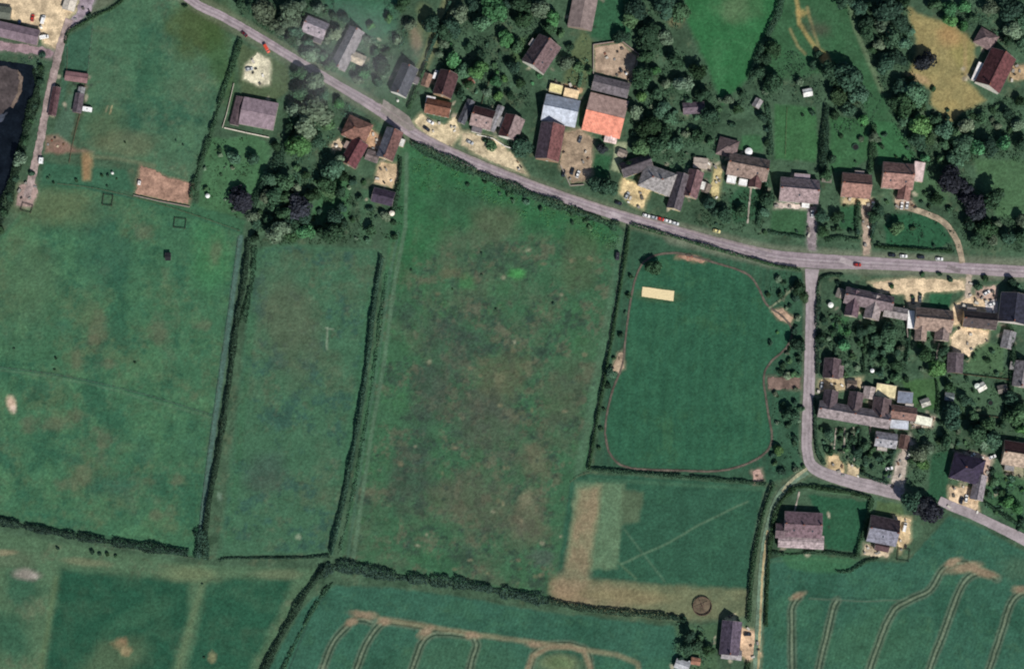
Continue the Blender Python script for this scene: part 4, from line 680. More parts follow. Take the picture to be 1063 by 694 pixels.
TREES = '''262,8,10,d 275,13,12,m 250,4,8,m 300,18,11,g 312,8,10,g 292,33,9,d 322,46,7,m 335,60,9,m 344,69,6,d 307,26,8,g 284,28,8,m 331,11,6,d 347,18,6,d
312,76,8,d 325,86,10,m 318,99,12,d 335,101,11,m 307,116,9,m 330,118,12,m 318,135,11,m 301,135,9,d 341,130,9,m 310,152,9,m 332,149,9,m 287,152,8,d 353,108,7,m
263,166,6,d 244,166,7,m 252,207,13,p 262,226,8,g 310,216,12,p 297,223,9,d 325,205,8,d 298,190,10,m 318,183,9,d 281,186,9,m 345,178,8,m 340,192,8,d 332,240,7,d 358,232,8,d 275,205,9,g 290,241,9,g 305,246,8,m 318,243,8,m 280,230,8,d 366,190,6,d 352,168,6,m 385,218,6,m 374,206,6,m 400,226,6,d 385,240,6,d 410,246,6,d 265,248,7,d
418,6,9,d 427,28,8,g 412,42,7,d 402,56,6,d 450,30,8,d 462,38,10,d 471,29,9,d 478,17,8,g 491,7,8,d 510,14,14,b 500,27,8,m 460,46,7,d 470,65,12,b 456,58,6,m 488,50,9,d 500,58,7,d 497,76,8,b 515,86,9,b 525,42,12,m 538,50,9,m 545,25,9,d 540,9,10,d 526,5,8,d 534,71,9,d 540,89,8,d 531,101,8,m 518,101,7,b 506,97,6,m 588,68,13,d 583,36,6,m 575,20,8,m 560,12,9,d 571,30,7,d 478,98,6,d
660,10,13,d 655,22,7,d 688,10,14,d 676,28,8,d 706,14,10,m 671,42,13,d 690,39,8,m 700,65,9,d 725,76,10,d 668,60,7,m 680,75,8,m 669,83,9,d 690,88,8,g 709,90,8,d 665,101,9,b 681,101,8,m 660,120,7,m 686,115,7,m 695,126,8,m 672,133,9,d 690,141,8,m 680,152,7,m 700,152,8,m 712,141,7,g 735,122,7,d 725,143,8,d 737,148,6,m 625,157,9,p 617,192,10,d 630,194,9,d 542,153,10,d 510,153,7,m 652,172,6,d
795,62,8,d 802,54,7,m 789,76,7,d 804,90,9,d 795,94,6,d 830,85,7,m 843,68,7,d 850,58,6,d 862,80,11,d 876,86,12,d 887,80,8,d 870,101,11,m 890,101,11,d 880,116,9,m 896,126,8,m 867,120,7,d 906,145,7,d 765,116,7,d 856,184,6,d 862,166,6,d 792,122,6,d
768,220,6,d 740,222,8,d 753,226,6,d 735,214,6,d 795,206,6,d 793,222,6,d 853,226,6,d 853,241,7,d 869,226,8,d 905,226,6,d 912,219,6,d 930,238,6,d
875,4,10,d 890,10,10,d 905,7,10,d 920,11,11,d 936,4,10,d 899,26,10,d 898,38,8,d 915,28,10,g 930,23,9,d 944,34,7,m 925,40,9,m 912,48,8,g 938,48,8,m 926,60,8,d 918,69,10,d 905,53,7,d 936,66,7,d 960,67,12,p 932,95,12,d 950,98,9,m 940,111,9,m 956,112,8,m 926,109,7,d 940,126,9,m 955,131,10,b 970,126,8,d 980,136,9,d 1000,131,8,d 990,142,8,m 965,146,9,m 980,151,8,m 995,156,9,d 1005,146,8,m 950,149,7,m 975,166,8,m 960,165,8,m 1018,124,7,m 1013,155,8,b 1025,155,9,d 1035,132,7,g 1045,121,7,d 1055,132,8,m 1058,106,10,d 1060,150,8,d 1041,150,7,m 990,171,8,d
988,190,13,p 1000,201,9,p 1006,213,11,p 1028,208,11,d 1015,222,12,p 1005,233,10,d 1022,237,10,d 1035,233,7,d 1058,231,8,d 1060,246,9,d 1045,249,8,m 1030,251,8,d 1012,249,8,d 971,207,6,d
970,7,10,m 985,12,10,b 1000,7,10,b 1010,20,8,m 1000,28,7,b 985,25,7,b 1026,9,8,m 1045,12,10,d 1058,21,11,d 1050,34,9,d 1060,46,8,m 1045,44,7,d
855,335,6,d 852,351,6,d 880,345,6,b 894,345,6,d 892,358,7,d 905,341,7,m 910,353,7,m 905,366,6,d 921,346,7,m 922,358,6,m 931,366,6,d 915,376,7,d 930,379,7,d 885,371,6,m 955,358,6,m 961,370,7,d 978,365,7,d 970,381,7,b
985,404,7,d 988,427,7,d 988,440,11,d 1015,450,10,m 1030,455,9,m 1020,461,7,d 1040,441,6,d 1055,430,9,d 1060,446,7,b 952,470,8,d 957,481,9,b 963,464,7,g 955,525,16,p 969,533,12,p 945,519,8,d 1032,500,6,m 1040,511,6,d 1045,521,8,b 1055,526,7,b 860,451,6,m 885,456,6,m 897,463,6,d 1015,298,6,m 1050,293,6,d
828,300,6,d 834,309,8,d 827,360,7,d 822,432,7,d 808,467,8,b 635,388,6,d 678,281,6,d 715,660,7,d 712,673,7,d 735,676,6,d 722,670,6,m 42,86,6,d 28,146,6,d 22,166,6,d 16,186,6,d 10,206,6,d 380,42,7,g 378,76,7,m 393,86,6,m 350,38,7,d 340,42,7,g 386,28,7,m 372,86,6,g 398,70,6,d 391,56,6,m 357,20,6,d 405,20,7,m 600,70,7,m 592,50,6,d 480,75,7,m 486,88,6,d 612,75,5,m 645,40,6,d 665,155,7,m 730,100,8,m 715,105,6,d 755,105,6,m 770,98,5,d 865,345,6,d 875,358,6,m 935,362,5,m 912,388,5,d 930,392,6,m 862,470,5,d 890,470,6,m 912,475,5,d 1000,415,7,d 1010,432,6,m 1048,415,6,d 1025,440,7,m 980,460,6,d'''
for t_ in TREES.split():
    x, y, r_, tn = t_.split(','); tree(float(x), float(y), float(r_), tn)
def copse(poly, n, r0, r1, tones):
    xs = [p[0] for p in poly]; ys = [p[1] for p in poly]; k = 0
    for _ in range(n*15):
        x, y = random.uniform(min(xs), max(xs)), random.uniform(min(ys), max(ys)); r_ = random.uniform(r0, r1)
        if k >= n: break
        if not inpoly(np.array([x]), np.array([y]), poly)[0] or any(math.hypot(x-p[1], y-p[2]) < (p[3]+r_)*.5 for p in PLANTS): continue
        if any(abs(x-c[0]) < c[2]*.6+r_*.7 and abs(y-c[1]) < c[2]*.6+r_*.7 for c in FOOT): continue
        tree(x, y, r_, random.choice(tones)); k += 1
copse([(262, 215), (285, 175), (345, 165), (362, 190), (355, 245), (262, 250)], 16, 5.6, 9, 'dddm')
copse([(285, 15), (345, 30), (350, 72), (300, 48)], 6, 5.6, 8, 'dmg')
SHR = '''228,156,4,d 606,133,3.5,d 613,135,3.5,m 620,137,3.5,d 627,140,3.5,m 192,7,4,d 93,17,4,d 969,93,4,d 945,81,4,m 797,307,4.5,d 808,290,5,g 828,292,4,d 824,345,4.5,d 800,356,3.5,d 807,345,2.5,b 812,380,4.5,d 820,375,4,m 830,376,4,m 828,390,3.5,m 805,408,4,g 813,420,5,d 832,425,4.5,m 802,472,5,d 825,455,5,d 812,490,5,d 655,288,3.5,d 652,307,4,d 644,348,4,d 631,401,4,d 627,425,3,d 624,446,3.5,d 622,465,3.5,d 650,325,3,m 638,372,3,m
700,641,5,d 709,643,5,d 728,661,5,m 705,684,5,d 45,58,5,d 43,71,5,d 36,111,5,d 32,126,5,d 5,222,5,d 2,239,5,d 33,180,4,d 870,295,4,d 925,297,3.5,d 958,285,3.5,d 975,285,3.5,d 986,290,3.5,d 1022,290,5,d 1058,300,5,m 947,308,2.5,d 955,306,2.5,d 1002,372,4,d 1011,371,4.5,m 1025,375,5,d 1030,365,4,m 928,468,4,d 872,457,4,d 858,466,4.5,m 878,467,4.5,m 905,467,5,m 898,476,5,d 906,486,4,m 895,490,4,d 945,478,5,m 955,447,5,d 1060,540,5,d 1050,497,5,m 1026,514,4.5,d 1031,489,4.5,d
503,146,4,d 975,120,3.5,d 1010,120,4.5,d 984,115,2.5,d 797,136,4.5,d 795,149,5,d 760,131,5,d 890,240,4,d 870,239,5,m 892,228,3,d 850,196,4,d 966,200,4.5,d 985,218,5,m 930,163,2.5,d 833,120,2,d 888,168,2,d 843,118,4,d 15,362,1.5,d 58,372,1.8,d 57,384,1.6,d 140,376,1.6,d 130,148,1.6,d 190,150,1.6,d 183,146,1.4,d 212,682,1.6,d 60,569,3,d 96,573,3,d 104,575,2.5,d 112,575,3,d 120,577,2.5,d 210,606,1.5,d 485,192,3,d 500,263,2,d 574,315,2,d 515,321,1.6,d 427,280,1.6,d 500,285,1.6,d 470,300,1.5,d'''
for t_ in SHR.split():
    x, y, r_, tn = t_.split(','); shrub(float(x), float(y), float(r_), tn)
# scattered garden shrubs, kept off roofs, roads and yards
def infoot(px, py, pad=2):
    for cx, cy, L, W, a in FOOT:
        dx, dy = px-cx, -(py-cy); c_, s_ = math.cos(R(a)), math.sin(R(a))
        if abs(dx*c_+dy*s_) < L/2+pad and abs(-dx*s_+dy*c_) < W/2+pad: return True
    return False
def blocked(px, py, pad=2.5):
    if infoot(px, py, pad): return True
    ax, ay = np.array([px]), np.array([py])
    if pdist(ax, ay, ROAD)[0] < 9 or pdist(ax, ay, LANE)[0] < 8 or pdist(ax, ay, TRACK)[0] < 6: return True
    return any(inpoly(ax, ay, q)[0] for q in YARDS)
def scatter(poly, n, r0, r1, tones):
    xs = [p[0] for p in poly]; ys = [p[1] for p in poly]; k = 0
    for _ in range(n*12):
        x, y = random.uniform(min(xs), max(xs)), random.uniform(min(ys), max(ys))
        if k >= n: break
        if not inpoly(np.array([x]), np.array([y]), poly)[0]: continue
        r_ = random.uniform(r0, r1)
        if blocked(x, y, r_*.5): continue
        if any(math.hypot(x-p[1], y-p[2]) < (p[3]+r_)*.62 for p in PLANTS): continue
        shrub(x, y, r_, random.choice(tones)); k += 1
scatter([(848, 325), (985, 345), (985, 400), (945, 400), (850, 392)], 26, 2, 4.5, 'ddmmg')
scatter([(850, 442), (935, 452), (930, 500), (855, 480)], 20, 2, 4, 'ddmmg')
scatter([(985, 355), (1063, 355), (1063, 470), (970, 470)], 22, 2, 4.5, 'dmmg')
scatter([(1020, 490), (1063, 490), (1063, 555), (1025, 530)], 10, 2, 4, 'dmb')
scatter([(300, 150), (420, 160), (415, 250), (265, 250), (275, 190)], 20, 2, 4.5, 'ddmg')
scatter([(655, 90), (750, 100), (745, 175), (655, 170)], 18, 2.5, 5, 'dmmg')
scatter([(440, 20), (560, 10), (560, 110), (470, 110)], 14, 2.5, 5, 'dmbm')
scatter([(860, 100), (1000, 120), (1063, 100), (1063, 165), (950, 175), (870, 150)], 20, 2.5, 5, 'ddmg')
scatter([(725, 200), (1000, 200), (1000, 258), (850, 255), (730, 240)], 16, 2, 4, 'ddm')
scatter([(800, 285), (834, 285), (834, 495), (803, 495), (803, 400), (822, 345)], 30, 2.2, 5.2, 'ddmg')
scatter([(210, 150), (260, 150), (255, 225), (205, 215)], 12, 1.5, 4, 'dmg')
scatter([(45, 165), (130, 176), (138, 198), (45, 190)], 8, 1.2, 2.5, 'd')
scatter([(255, 5), (345, 5), (345, 70), (300, 50)], 10, 2.5, 5, 'dmg')
scatter([(505, 180), (640, 222), (640, 240), (600, 235), (540, 212), (500, 195)], 14, 2.5, 5, 'ddm')
# ------------------------------------------------------------------ low scrub under and between the garden trees
def undergrowth(poly, dens, thr, hmax, tone, sc=7, size=.8):
    xs = [p[0] for p in poly]; ys = [p[1] for p in poly]; n = int((max(xs)-min(xs))*(max(ys)-min(ys))*S*S*dens)
    x, y = rng.uniform(min(xs), max(xs), n), rng.uniform(min(ys), max(ys), n); f = fbm(x, y, sc, int(xs[0]) % 200+int(ys[0]) % 90, 4, .6)
    k = inpoly(x, y, poly) & (f > thr); x, y, f = x[k], y[k], f[k]; k = np.ones(len(x), bool)
    for cx, cy, L, W, a in FOOT:
        dx, dy = x-cx, cy-y; c_, s_ = math.cos(R(a)), math.sin(R(a)); k &= ~((abs(dx*c_+dy*s_) < L/2+1.5) & (abs(-dx*s_+dy*c_) < W/2+1.5))
    for q in YARDS: k &= ~inpoly(x, y, q)
    k &= (pdist(x, y, ROAD) > 8) & (pdist(x, y, LANE) > 8) & (pdist(x, y, TRACK) > 6); x, y, f = x[k], y[k], f[k]
    if not len(x): return
    h = np.clip((f-thr)/.2, .05, 1)*hmax; z = h*(.25+.75*rng.random(len(x))**.5)
    O = P(sum(xs)/len(xs), sum(ys)/len(ys)); p = np.array([P(a_, b_, 0) for a_, b_ in zip(x, y)]); p[:, 2] = z
    nn = rng.normal(0, .5, (len(x), 3))+np.array([0, 0, .8]); V, F = cards(p-np.array(O), nn, np.full(len(x), size), .35)
    link('undergrowth', np_mesh('undergrowth', V, F, LEAF[tone]), None, O)['kind'] = 'stuff'
for a_ in (([(335, 40), (352, 20), (372, 28), (400, 50), (408, 60), (398, 92), (375, 80), (345, 62)], 1.6, .47, 1.8, 'g'), ([(590, 30), (612, 40), (612, 88), (590, 86)], 1.2, .52, 1.4, 'u'), ([(245, -5), (350, -5), (345, 60), (330, 75), (290, 42), (250, 17)], 1.6, 0.46, 2.4, 'u'), ([(300, 68), (350, 95), (372, 118), (345, 128), (352, 160), (300, 215), (285, 165), (298, 130)], 1.6, 0.46, 2.4, 'u'),
 ([(262, 205), (300, 180), (345, 165), (360, 200), (420, 215), (415, 252), (262, 255)], 1.3, 0.53, 2.0, 'd'), ([(400, -5), (425, -5), (428, 40), (400, 65)], 1.4, 0.49, 2.2, 'u'), ([(445, 40), (470, -5), (560, -5), (585, 20), (560, 35), (540, 70), (555, 112), (515, 114), (480, 107), (450, 72)], 1.4, 0.48, 2.2, 'd'),
 ([(645, -5), (712, -5), (700, 50), (735, 70), (745, 110), (750, 118), (740, 168), (705, 178), (655, 172), (655, 100), (662, 55)], 1.6, 0.47, 2.4, 'u'), ([(785, 45), (805, 45), (835, 60), (862, 70), (890, 80), (915, 105), (905, 130), (870, 140), (855, 110), (800, 105), (755, 122), (775, 90)], 1.4, 0.49, 2.2, 'd'),
 ([(865, -5), (945, -5), (950, 40), (945, 70), (965, 105), (985, 130), (1010, 112), (1063, 95), (1063, 170), (1020, 165), (1000, 175), (1015, 195), (1040, 215), (1063, 228), (1063, 262), (1005, 258), (980, 205), (950, 170), (930, 140), (918, 100), (890, 30)], 1.6, 0.46, 2.6, 'd'), ([(965, -5), (1063, -5), (1063, 60), (1045, 50), (1010, 30), (990, 25)], 1.6, 0.46, 2.4, 'u'),
 ([(850, 322), (885, 330), (940, 335), (945, 385), (850, 392)], 2.0, 0.46, 2.0, 'd', 4.5), ([(850, 442), (905, 447), (930, 465), (925, 495), (860, 480)], 1.6, 0.51, 1.6, 'u', 4.5), ([(985, 355), (1045, 355), (1045, 390), (1063, 395), (1063, 465), (985, 470), (975, 430)], 1.3, 0.57, 1.8, 'd', 5), ([(1022, 490), (1063, 490), (1063, 550), (1022, 525)], 1.4, 0.51, 1.8, 'u', 5), ([(945, 445), (985, 445), (982, 470), (965, 480), (960, 510), (942, 505)], 1.4, 0.46, 2, 'd', 5),
 ([(425, 150), (640, 232), (645, 262), (560, 232), (470, 196), (430, 200)], 1.2, .5, 1.0, 'b', 8, .6), ([(800, 278), (836, 284), (834, 495), (803, 490), (800, 400), (825, 340), (795, 300)], 1.1, 0.58, 1.2, 'u', 5), ([(700, 645), (740, 655), (742, 700), (695, 700)], 1.4, 0.48, 1.8, 'u', 5), ([(725, 195), (800, 200), (790, 245), (720, 232)], 1.4, .5, 1.6, 'd', 5), ([(850, 205), (990, 220), (1000, 262), (850, 258)], 1.1, 0.60, 1.4, 'd', 5), ([(20, 60), (50, 55), (40, 120), (20, 180), (0, 240), (-10, 240), (18, 160), (36, 90)], 1.3, 0.49, 1.4, 'h', 5), ([(205, 150), (262, 140), (265, 210), (250, 230), (200, 215)], 0.9, 0.60, 1.0, 'd', 5)): undergrowth(*a_)
# ------------------------------------------------------------------ hedgerows
def hedge(label, pts, wd, ht, tone='h', cat='hedge', gap=.25, name='hedge', dens=1.0):
    q = dense(pts, 1.5); W3 = [P(x, y) for x, y in q]; c0 = W3[len(W3)//2].copy(); pv, pn = [], []
    seed = random.randrange(9999); acc = 0
    for a, b in zip(W3, W3[1:]):
        l = (b-a).length
        if l < 1e-6: continue
        d = (b-a)/l; n = np.array([-d.y, d.x, 0]); acc += l
        k1 = .3+1.4*float(fbm(np.array([acc]), np.array([0.]), 9, seed, 3)[0]); hh = ht*(.4+1.2*float(fbm(np.array([acc]), np.array([50.]), 7, seed+7, 3)[0])); ww = wd*S*k1
        if gap and float(fbm(np.array([acc]), np.array([99.]), 6, seed+3, 2)[0]) < gap: hh *= .35; ww *= .6
        k = max(1, int(l*(ww+2*hh)*4.2*dens)); t = rng.random(k)[:, None]; th = rng.uniform(-.15*math.pi, 1.15*math.pi, k); rr = .7+.38*rng.random(k)
        mid = np.array(a)[None]*(1-t)+np.array(b)[None]*t
        off = np.cos(th)*ww/2*rr; z = np.maximum(.1, hh*.45+np.sin(th)*hh*.55*rr)
        pv.append(mid+off[:, None]*n+z[:, None]*np.array([0, 0, 1])); pn.append(np.cos(th)[:, None]*n+np.maximum(np.sin(th), .1)[:, None]*np.array([0, 0, 1]))
    p = np.concatenate(pv)-np.array(c0); V, F = cards(p, np.concatenate(pn), np.full(len(p), .75))
    o = link(name, np_mesh(name, V, F, LEAF[tone]), None, c0); tag(o, label, cat, 'hedgerows and garden hedges')
    mx, my = pts[len(pts)//2]; return o
hedge('thick dark hedgerow between the large pasture and the hay field', [(258, 250), (254, 290), (246, 335), (238, 400), (227, 470), (216, 530), (211, 578)], 4.6, 3.4, gap=.05)
hedge('bushy broad top end of the pasture hedgerow below the purple trees', [(264, 256), (263, 280), (259, 305), (252, 335)], 6, 1.8, 'u', gap=.4, dens=.7)
hedge('dark thicket where the hay field and pasture corners meet', [(208, 550), (211, 566), (209, 580)], 11, 4.2, 'd', gap=0)
hedge('straight dark hedgerow between the hay field and central meadow', [(397, 268), (390, 305), (381, 380), (372, 440), (358, 512), (344, 576)], 3.8, 3.4, 'd', gap=.05)
hedge('low broken scrub line beside the meadow hedgerow path', [(401, 285), (394, 340), (386, 400), (378, 450), (366, 515), (352, 575)], 3.4, 1.1, 'u', gap=.5, dens=.55)
hedge('wide dark hedgerow along the bottom of the large pasture', [(-100, 520), (0, 541), (60, 553), (120, 563), (196, 574)], 8, 3.0, 'h', gap=.35)
hedge('thin clipped hedge along the bottom of the hay field', [(228, 582), (238, 579), (300, 579), (342, 577)], 1.9, 1.3, 'd', gap=0)
hedge('broad rough hedgerow along the bottom of the central meadow', [(330, 596), (350, 588), (372, 590), (420, 600), (470, 604), (520, 614), (570, 624)], 11, 2.8, gap=.38)
hedge('narrow hedgerow below the tan strip towards the round pen', [(570, 624), (610, 632), (650, 636), (700, 641), (712, 646)], 5, 2.4)
hedge('diagonal dark hedgerow running down between rough field and crop', [(338, 590), (318, 615), (300, 646), (280, 684), (262, 730), (250, 764)], 6, 2.8)
hedge('second fainter hedge line on the crop side of the diagonal hedgerow', [(345, 604), (330, 624), (310, 660), (292, 700), (276, 764)], 4, 1.4, 'u', gap=.45)
hedge('tall narrow dark hedge on the west side of the playing field', [(653, 236), (649, 268), (642, 310), (631, 375), (620, 435), (611, 488)], 2.5, 2.8, 'd', gap=.05)
hedge('thin scrappy hedge along the bottom of the playing field', [(614, 487), (650, 490), (700, 494), (750, 498), (795, 502)], 3, 1.9, 'd', gap=.35)
hedge('thin dark roadside hedge along the top of the playing field', [(655, 233), (690, 243), (730, 255), (770, 266), (806, 276), (832, 281)], 3, 2.4, 'd', gap=.2)
hedge('scrubby roadside hedge along the top of the central meadow', [(428, 150), (470, 169), (520, 190), (560, 206), (600, 220), (642, 236)], 9, 2.8, 'd', gap=.3)
hedge('dark hedge on the east side of the north-west paddock', [(250, 42), (242, 68), (232, 95), (217, 145), (205, 180), (199, 206)], 4.6, 2.8, 'd', gap=.3)
hedge('dark belt of bushes between farm garden and wooded garden', [(300, 140), (290, 165), (278, 185), (262, 215)], 8, 3.2, 'd', gap=.3)
hedge('dark hedge on the west side of the farm track', [(803, 502), (793, 530), (785, 565), (780, 600), (777, 645)], 3.8, 2.6, 'd', gap=.1)
hedge('dark hedge on the east side of the farm track beside the plum farmhouse', [(824, 507), (808, 524), (801, 550), (797, 590), (795, 650)], 3.8, 2.4, 'd', gap=.2)
hedge('short dark hedge stub beside the track below the purple cottage', [(777, 686), (775, 700), (773, 760)], 3.6, 2.4, 'd', gap=.1)
hedge('curved dark hedge round the front of the plum farmhouse garden', [(818, 508), (836, 505), (860, 508), (885, 512), (905, 517)], 3.6, 2.6, 'd', gap=.1)
hedge('dark hedge dividing the farmhouse lawn from the blue-slate house', [(905, 518), (900, 540), (893, 560), (889, 578)], 4.2, 2.8, 'd', gap=.15)
hedge('broken hedge between the farmhouse lawn and the eastern crop', [(798, 573), (820, 575), (840, 573), (865, 574), (890, 578)], 3, 1.8, 'd', gap=.42)
hedge('curling low hedge below the blue-slate house', [(868, 593), (880, 593), (890, 588), (900, 582), (912, 580)], 2.6, 1.7, 'd', gap=.15)
hedge('tall dark hedgerow beside the bright green northern field', [(815, -30), (809, 10), (799, 32), (788, 58), (779, 84)], 6.5, 3.6, 'd', gap=.15)
hedge('dark hedge along the field ditch beside the dirt lane', [(68, 46), (71, 34), (84, 26), (98, 18), (118, 8), (138, -8)], 2.6, 1.8, 'd', gap=.1)
hedge('clipped hedge curving round the lane corner garden', [(848, 306), (850, 294), (857, 287), (876, 286)], 2.2, 1.9, 'd', gap=0)
hedge('dark hedge on the east side of the village lane', [(850, 308), (848, 335), (848, 360), (848, 388)], 4, 2.2, 'd', gap=.15)
hedge('rough hedge at the lane side of the terrace gardens', [(845, 412), (846, 440), (848, 466), (856, 482)], 3.2, 2.0, 'd', gap=.2)
hedge('clipped hedge along the lane in front of the terrace drives', [(893, 490), (905, 496), (922, 502)], 2.6, 1.7, 'd', gap=.1)
hedge('dark hedge down the west side of the square lawn behind the mauve house', [(796, 108), (799, 130), (800, 162)], 4.5, 2.6, 'd', gap=.25)
hedge('tall dark hedge down the east side of the square lawn', [(858, 110), (856, 140), (854, 180)], 6, 3.4, 'd', gap=.1)
hedge('dark hedge between the terracotta house and the villa gardens', [(907, 130), (906, 155), (903, 180)], 5, 3, 'd', gap=.15)
hedge('dark hedge between the navy-roofed house and the east gardens', [(1048, 340), (1051, 365), (1050, 395), (1044, 425), (1038, 445)], 4.4, 2.8, 'd', gap=.1)
hedge('roadside hedge along the bottom of the villa lawn', [(908, 256), (930, 258), (960, 260), (988, 261)], 3.2, 2.0, 'd', gap=.25)
hedge('roadside hedge in front of the terracotta house garden', [(856, 250), (872, 247), (893, 250)], 4, 2.2, 'd', gap=.1)
hedge('roadside hedge in front of the mauve house lawn', [(798, 241), (815, 244), (836, 247)], 3, 1.9, 'd', gap=.2)
hedge('dark hedge between the conservatory house and the mauve house', [(796, 186), (793, 205), (786, 235)], 4.4, 2.6, 'd', gap=.15)
hedge('dark hedge on the west side of the terracotta house drive', [(891, 208), (889, 228), (890, 246)], 2.6, 2.0, 'd', gap=.1)
hedge('dark hedge between the terracotta house drive and the villa lawn', [(908, 212), (907, 230), (904, 248)], 5, 2.6, 'd', gap=.2)
hedge('narrow dark hedge up the alley beside the dark slate house', [(443, 66), (436, 84), (428, 104), (424, 114)], 3, 2.6, 'd', gap=0)
hedge('dark hedge along the track top above the alley', [(468, 2), (458, 26), (447, 52), (443, 64)], 4, 2.6, 'd', gap=.2)
hedge('low dark hedge behind the flower beds beside the villa', [(964, 211), (972, 210), (980, 206)], 3, 1.6, 'd', gap=0)
hedge('dark boundary hedge along the east lane verge', [(1020, 520), (1035, 530), (1050, 540), (1063, 549)], 3, 1.8, 'd', gap=.3)
hedge('thin hedge between the lean-to house garden and the corner house garden', [(944, 342), (943, 360), (940, 378)], 3, 2.2, 'd', gap=.1)
hedge('dark hedge along the west edge of the purple shed yard', [(416, 165), (415, 185), (411, 205), (408, 222)], 4, 2.4, 'd', gap=.2)
hedge('overgrown bank of bushes along the pond shore', [(40, 72), (38, 98), (30, 125), (24, 150), (16, 180), (6, 212), (-4, 240)], 10, 2.8, 'h', gap=.05)
hedge('garden hedge between the corner house and its western neighbour plot', [(869, 330), (868, 352), (866, 375)], 2.6, 1.8, 'd', gap=.2)
hedge('garden hedge down the middle of the corner house gardens', [(899, 345), (897, 366), (896, 388)], 2.6, 1.8, 'd', gap=.25)
hedge('garden hedge below the grey wing of the corner house', [(920, 338), (918, 360), (915, 392)], 2.6, 1.8, 'm', gap=.25)
hedge('garden hedge between the middle terrace gardens', [(893, 444), (892, 460), (890, 476)], 2.4, 1.7, 'd', gap=.2)
hedge('garden hedge on the west side of the terrace drive', [(926, 470), (924, 482), (918, 499)], 2.6, 1.8, 'd', gap=.15)
hedge('garden hedge between the east lawn and the cream shed', [(972, 395), (974, 415), (972, 430)], 3, 2.0, 'd', gap=.2)
hedge('garden hedge east of the plum-roofed house', [(598, 62), (603, 78), (600, 92)], 3, 2.0, 'm', gap=.3)
# ------------------------------------------------------------------ fences and walls
def post_mesh(h, r=.07):
    g = G(); g.box(0, 0, 0, r*2, r*2, h); return g.build('post', [WOOD])
POST = post_mesh(1.25); POSTB = post_mesh(1.5, .09)
def fence(label, pts, sp=6, rails=(.5, 1.0), m=None, th=(.05, .08), name='fence', group='field and garden fences'):
    q = [P(x, y) for x, y in dense(pts, 8)]; root = thing(name, label, 'fence', q[0], 0, group); m = m or WOOD
    tot = sum((b-a).length for a, b in zip(q, q[1:])); sp = max(sp, tot/90)
    for z in rails:
        g = G()
        for a, b in zip(q, q[1:]): g.bar(a-q[0]+Vector((0, 0, z)), b-q[0]+Vector((0, 0, z)), th[0], th[1])
        link('rail', g.build('rail', [m]), root)
    run = 0
    for a, b in zip(q, q[1:]):
        l = (b-a).length
        while run < l: link('post', POST, root, a+(b-a)*(run/l)-q[0], math.atan2(b.y-a.y, b.x-a.x)); run += sp
        run -= l
GREYM = mat('6d6f70', 'paint'); PALEW = mat('c9c2b4', 'paint')
fence('long wire fence dividing the large pasture in two', [(0, 381), (60, 389), (100, 397), (160, 412), (222, 431)], 6, (.5, 1.1), GREYM, (.03, .03))
fence('post and rail fence along the top of the large pasture', [(60, 191), (95, 195), (140, 205), (195, 221), (250, 240)], 4)
fence('wire fence on the pasture side of the dark hedgerow', [(248, 246), (238, 320), (226, 402), (214, 490), (204, 576)], 6, (.5, 1.1), GREYM, (.03, .03))
fence('wooden fence down the east side of the stables', [(89, 88), (85, 112), (79, 135), (74, 158), (72, 170)], 3, (.4, .8, 1.2), None, (.06, .14))
fence('wire fence from the field ditch to the rust-brown shed', [(97, 24), (94, 50), (91, 78)], 4, (.5, 1.0), GREYM, (.03, .03))
fence('fence on the lane side of the stable enclosure', [(70, 50), (70, 66), (69, 78)], 3)
fence('pale plank fence on the west side of the farm building', [(243, 87), (239, 104), (235, 120), (231, 133)], 2.5, (.3, .75, 1.2), PALEW, (.16, .36))
fence('garden fence below the dark plum shed', [(983, 386), (1005, 389), (1030, 392), (1047, 394)], 2.5, (.4, .8, 1.2), None, (.06, .25))
fence('short garden fence on the lower east lawn', [(1005, 430), (1020, 431), (1036, 433)], 2.5, (.4, .8, 1.2), None, (.06, .25))
fence('fence along the western hedge side of the mown field', [(592, 500), (600, 494), (612, 490)], 3)
fence('wire fence on the rough field edge below the pasture hedgerow', [(100, 566), (150, 572), (205, 580)], 5, (.5, 1.0), GREYM, (.03, .03))
fence('dark fence on the west side of the playing field hedge', [(648, 240), (640, 300), (628, 375), (609, 486)], 5, (.5, 1.1), GREYM, (.03, .03))
fence('fence between the two gardens above the twin cottages', [(500, 108), (505, 92), (512, 75)], 2.5, (.4, .8, 1.2), None, (.06, .2))
fence('fence up the middle of the square lawn', [(817, 112), (816, 135), (815, 164)], 3, (.5, 1.0))
def wall(label, pts, h=1.6, th=.3, m=BRICK, cop='9a9088'):
    q = [P(x, y) for x, y in pts]; root = thing('garden_wall', label, 'wall', q[0], 0, 'garden walls'); g, c_ = G(), G()
    for a, b in zip(q, q[1:]):
        d = (b-a).normalized()*th/2; g.bar(a-q[0]+Vector((0, 0, h/2)), b-q[0]+Vector((0, 0, h/2))+d, th, h); c_.bar(a-q[0]+Vector((0, 0, h+.045)), b-q[0]+Vector((0, 0, h+.045))+d, th+.1, .08)
    link('wall_body', g.build('wall_body', [m]), root); link('coping', c_.build('coping', [mat(cop, 'wall')]), root)
wall('brick wall round three sides of the cluttered yard', [(616, 78), (616, 47), (645, 43), (663, 57), (657, 86)])
wall('low brick wall along the lower edge of the pink riding yard', [(139, 203), (165, 209), (197, 215)], 1.1)
wall('pale wall along the bottom of the farm building', [(233, 133), (255, 138), (279, 143)], 1.0, .4, mat('c0b4a4', 'wall'), 'd2cabc')
wall('stone wall along the edge of the brown courtyard', [(582, 172), (592, 193), (606, 192)], 1.1, .3, mat('8a8074', 'wall'))
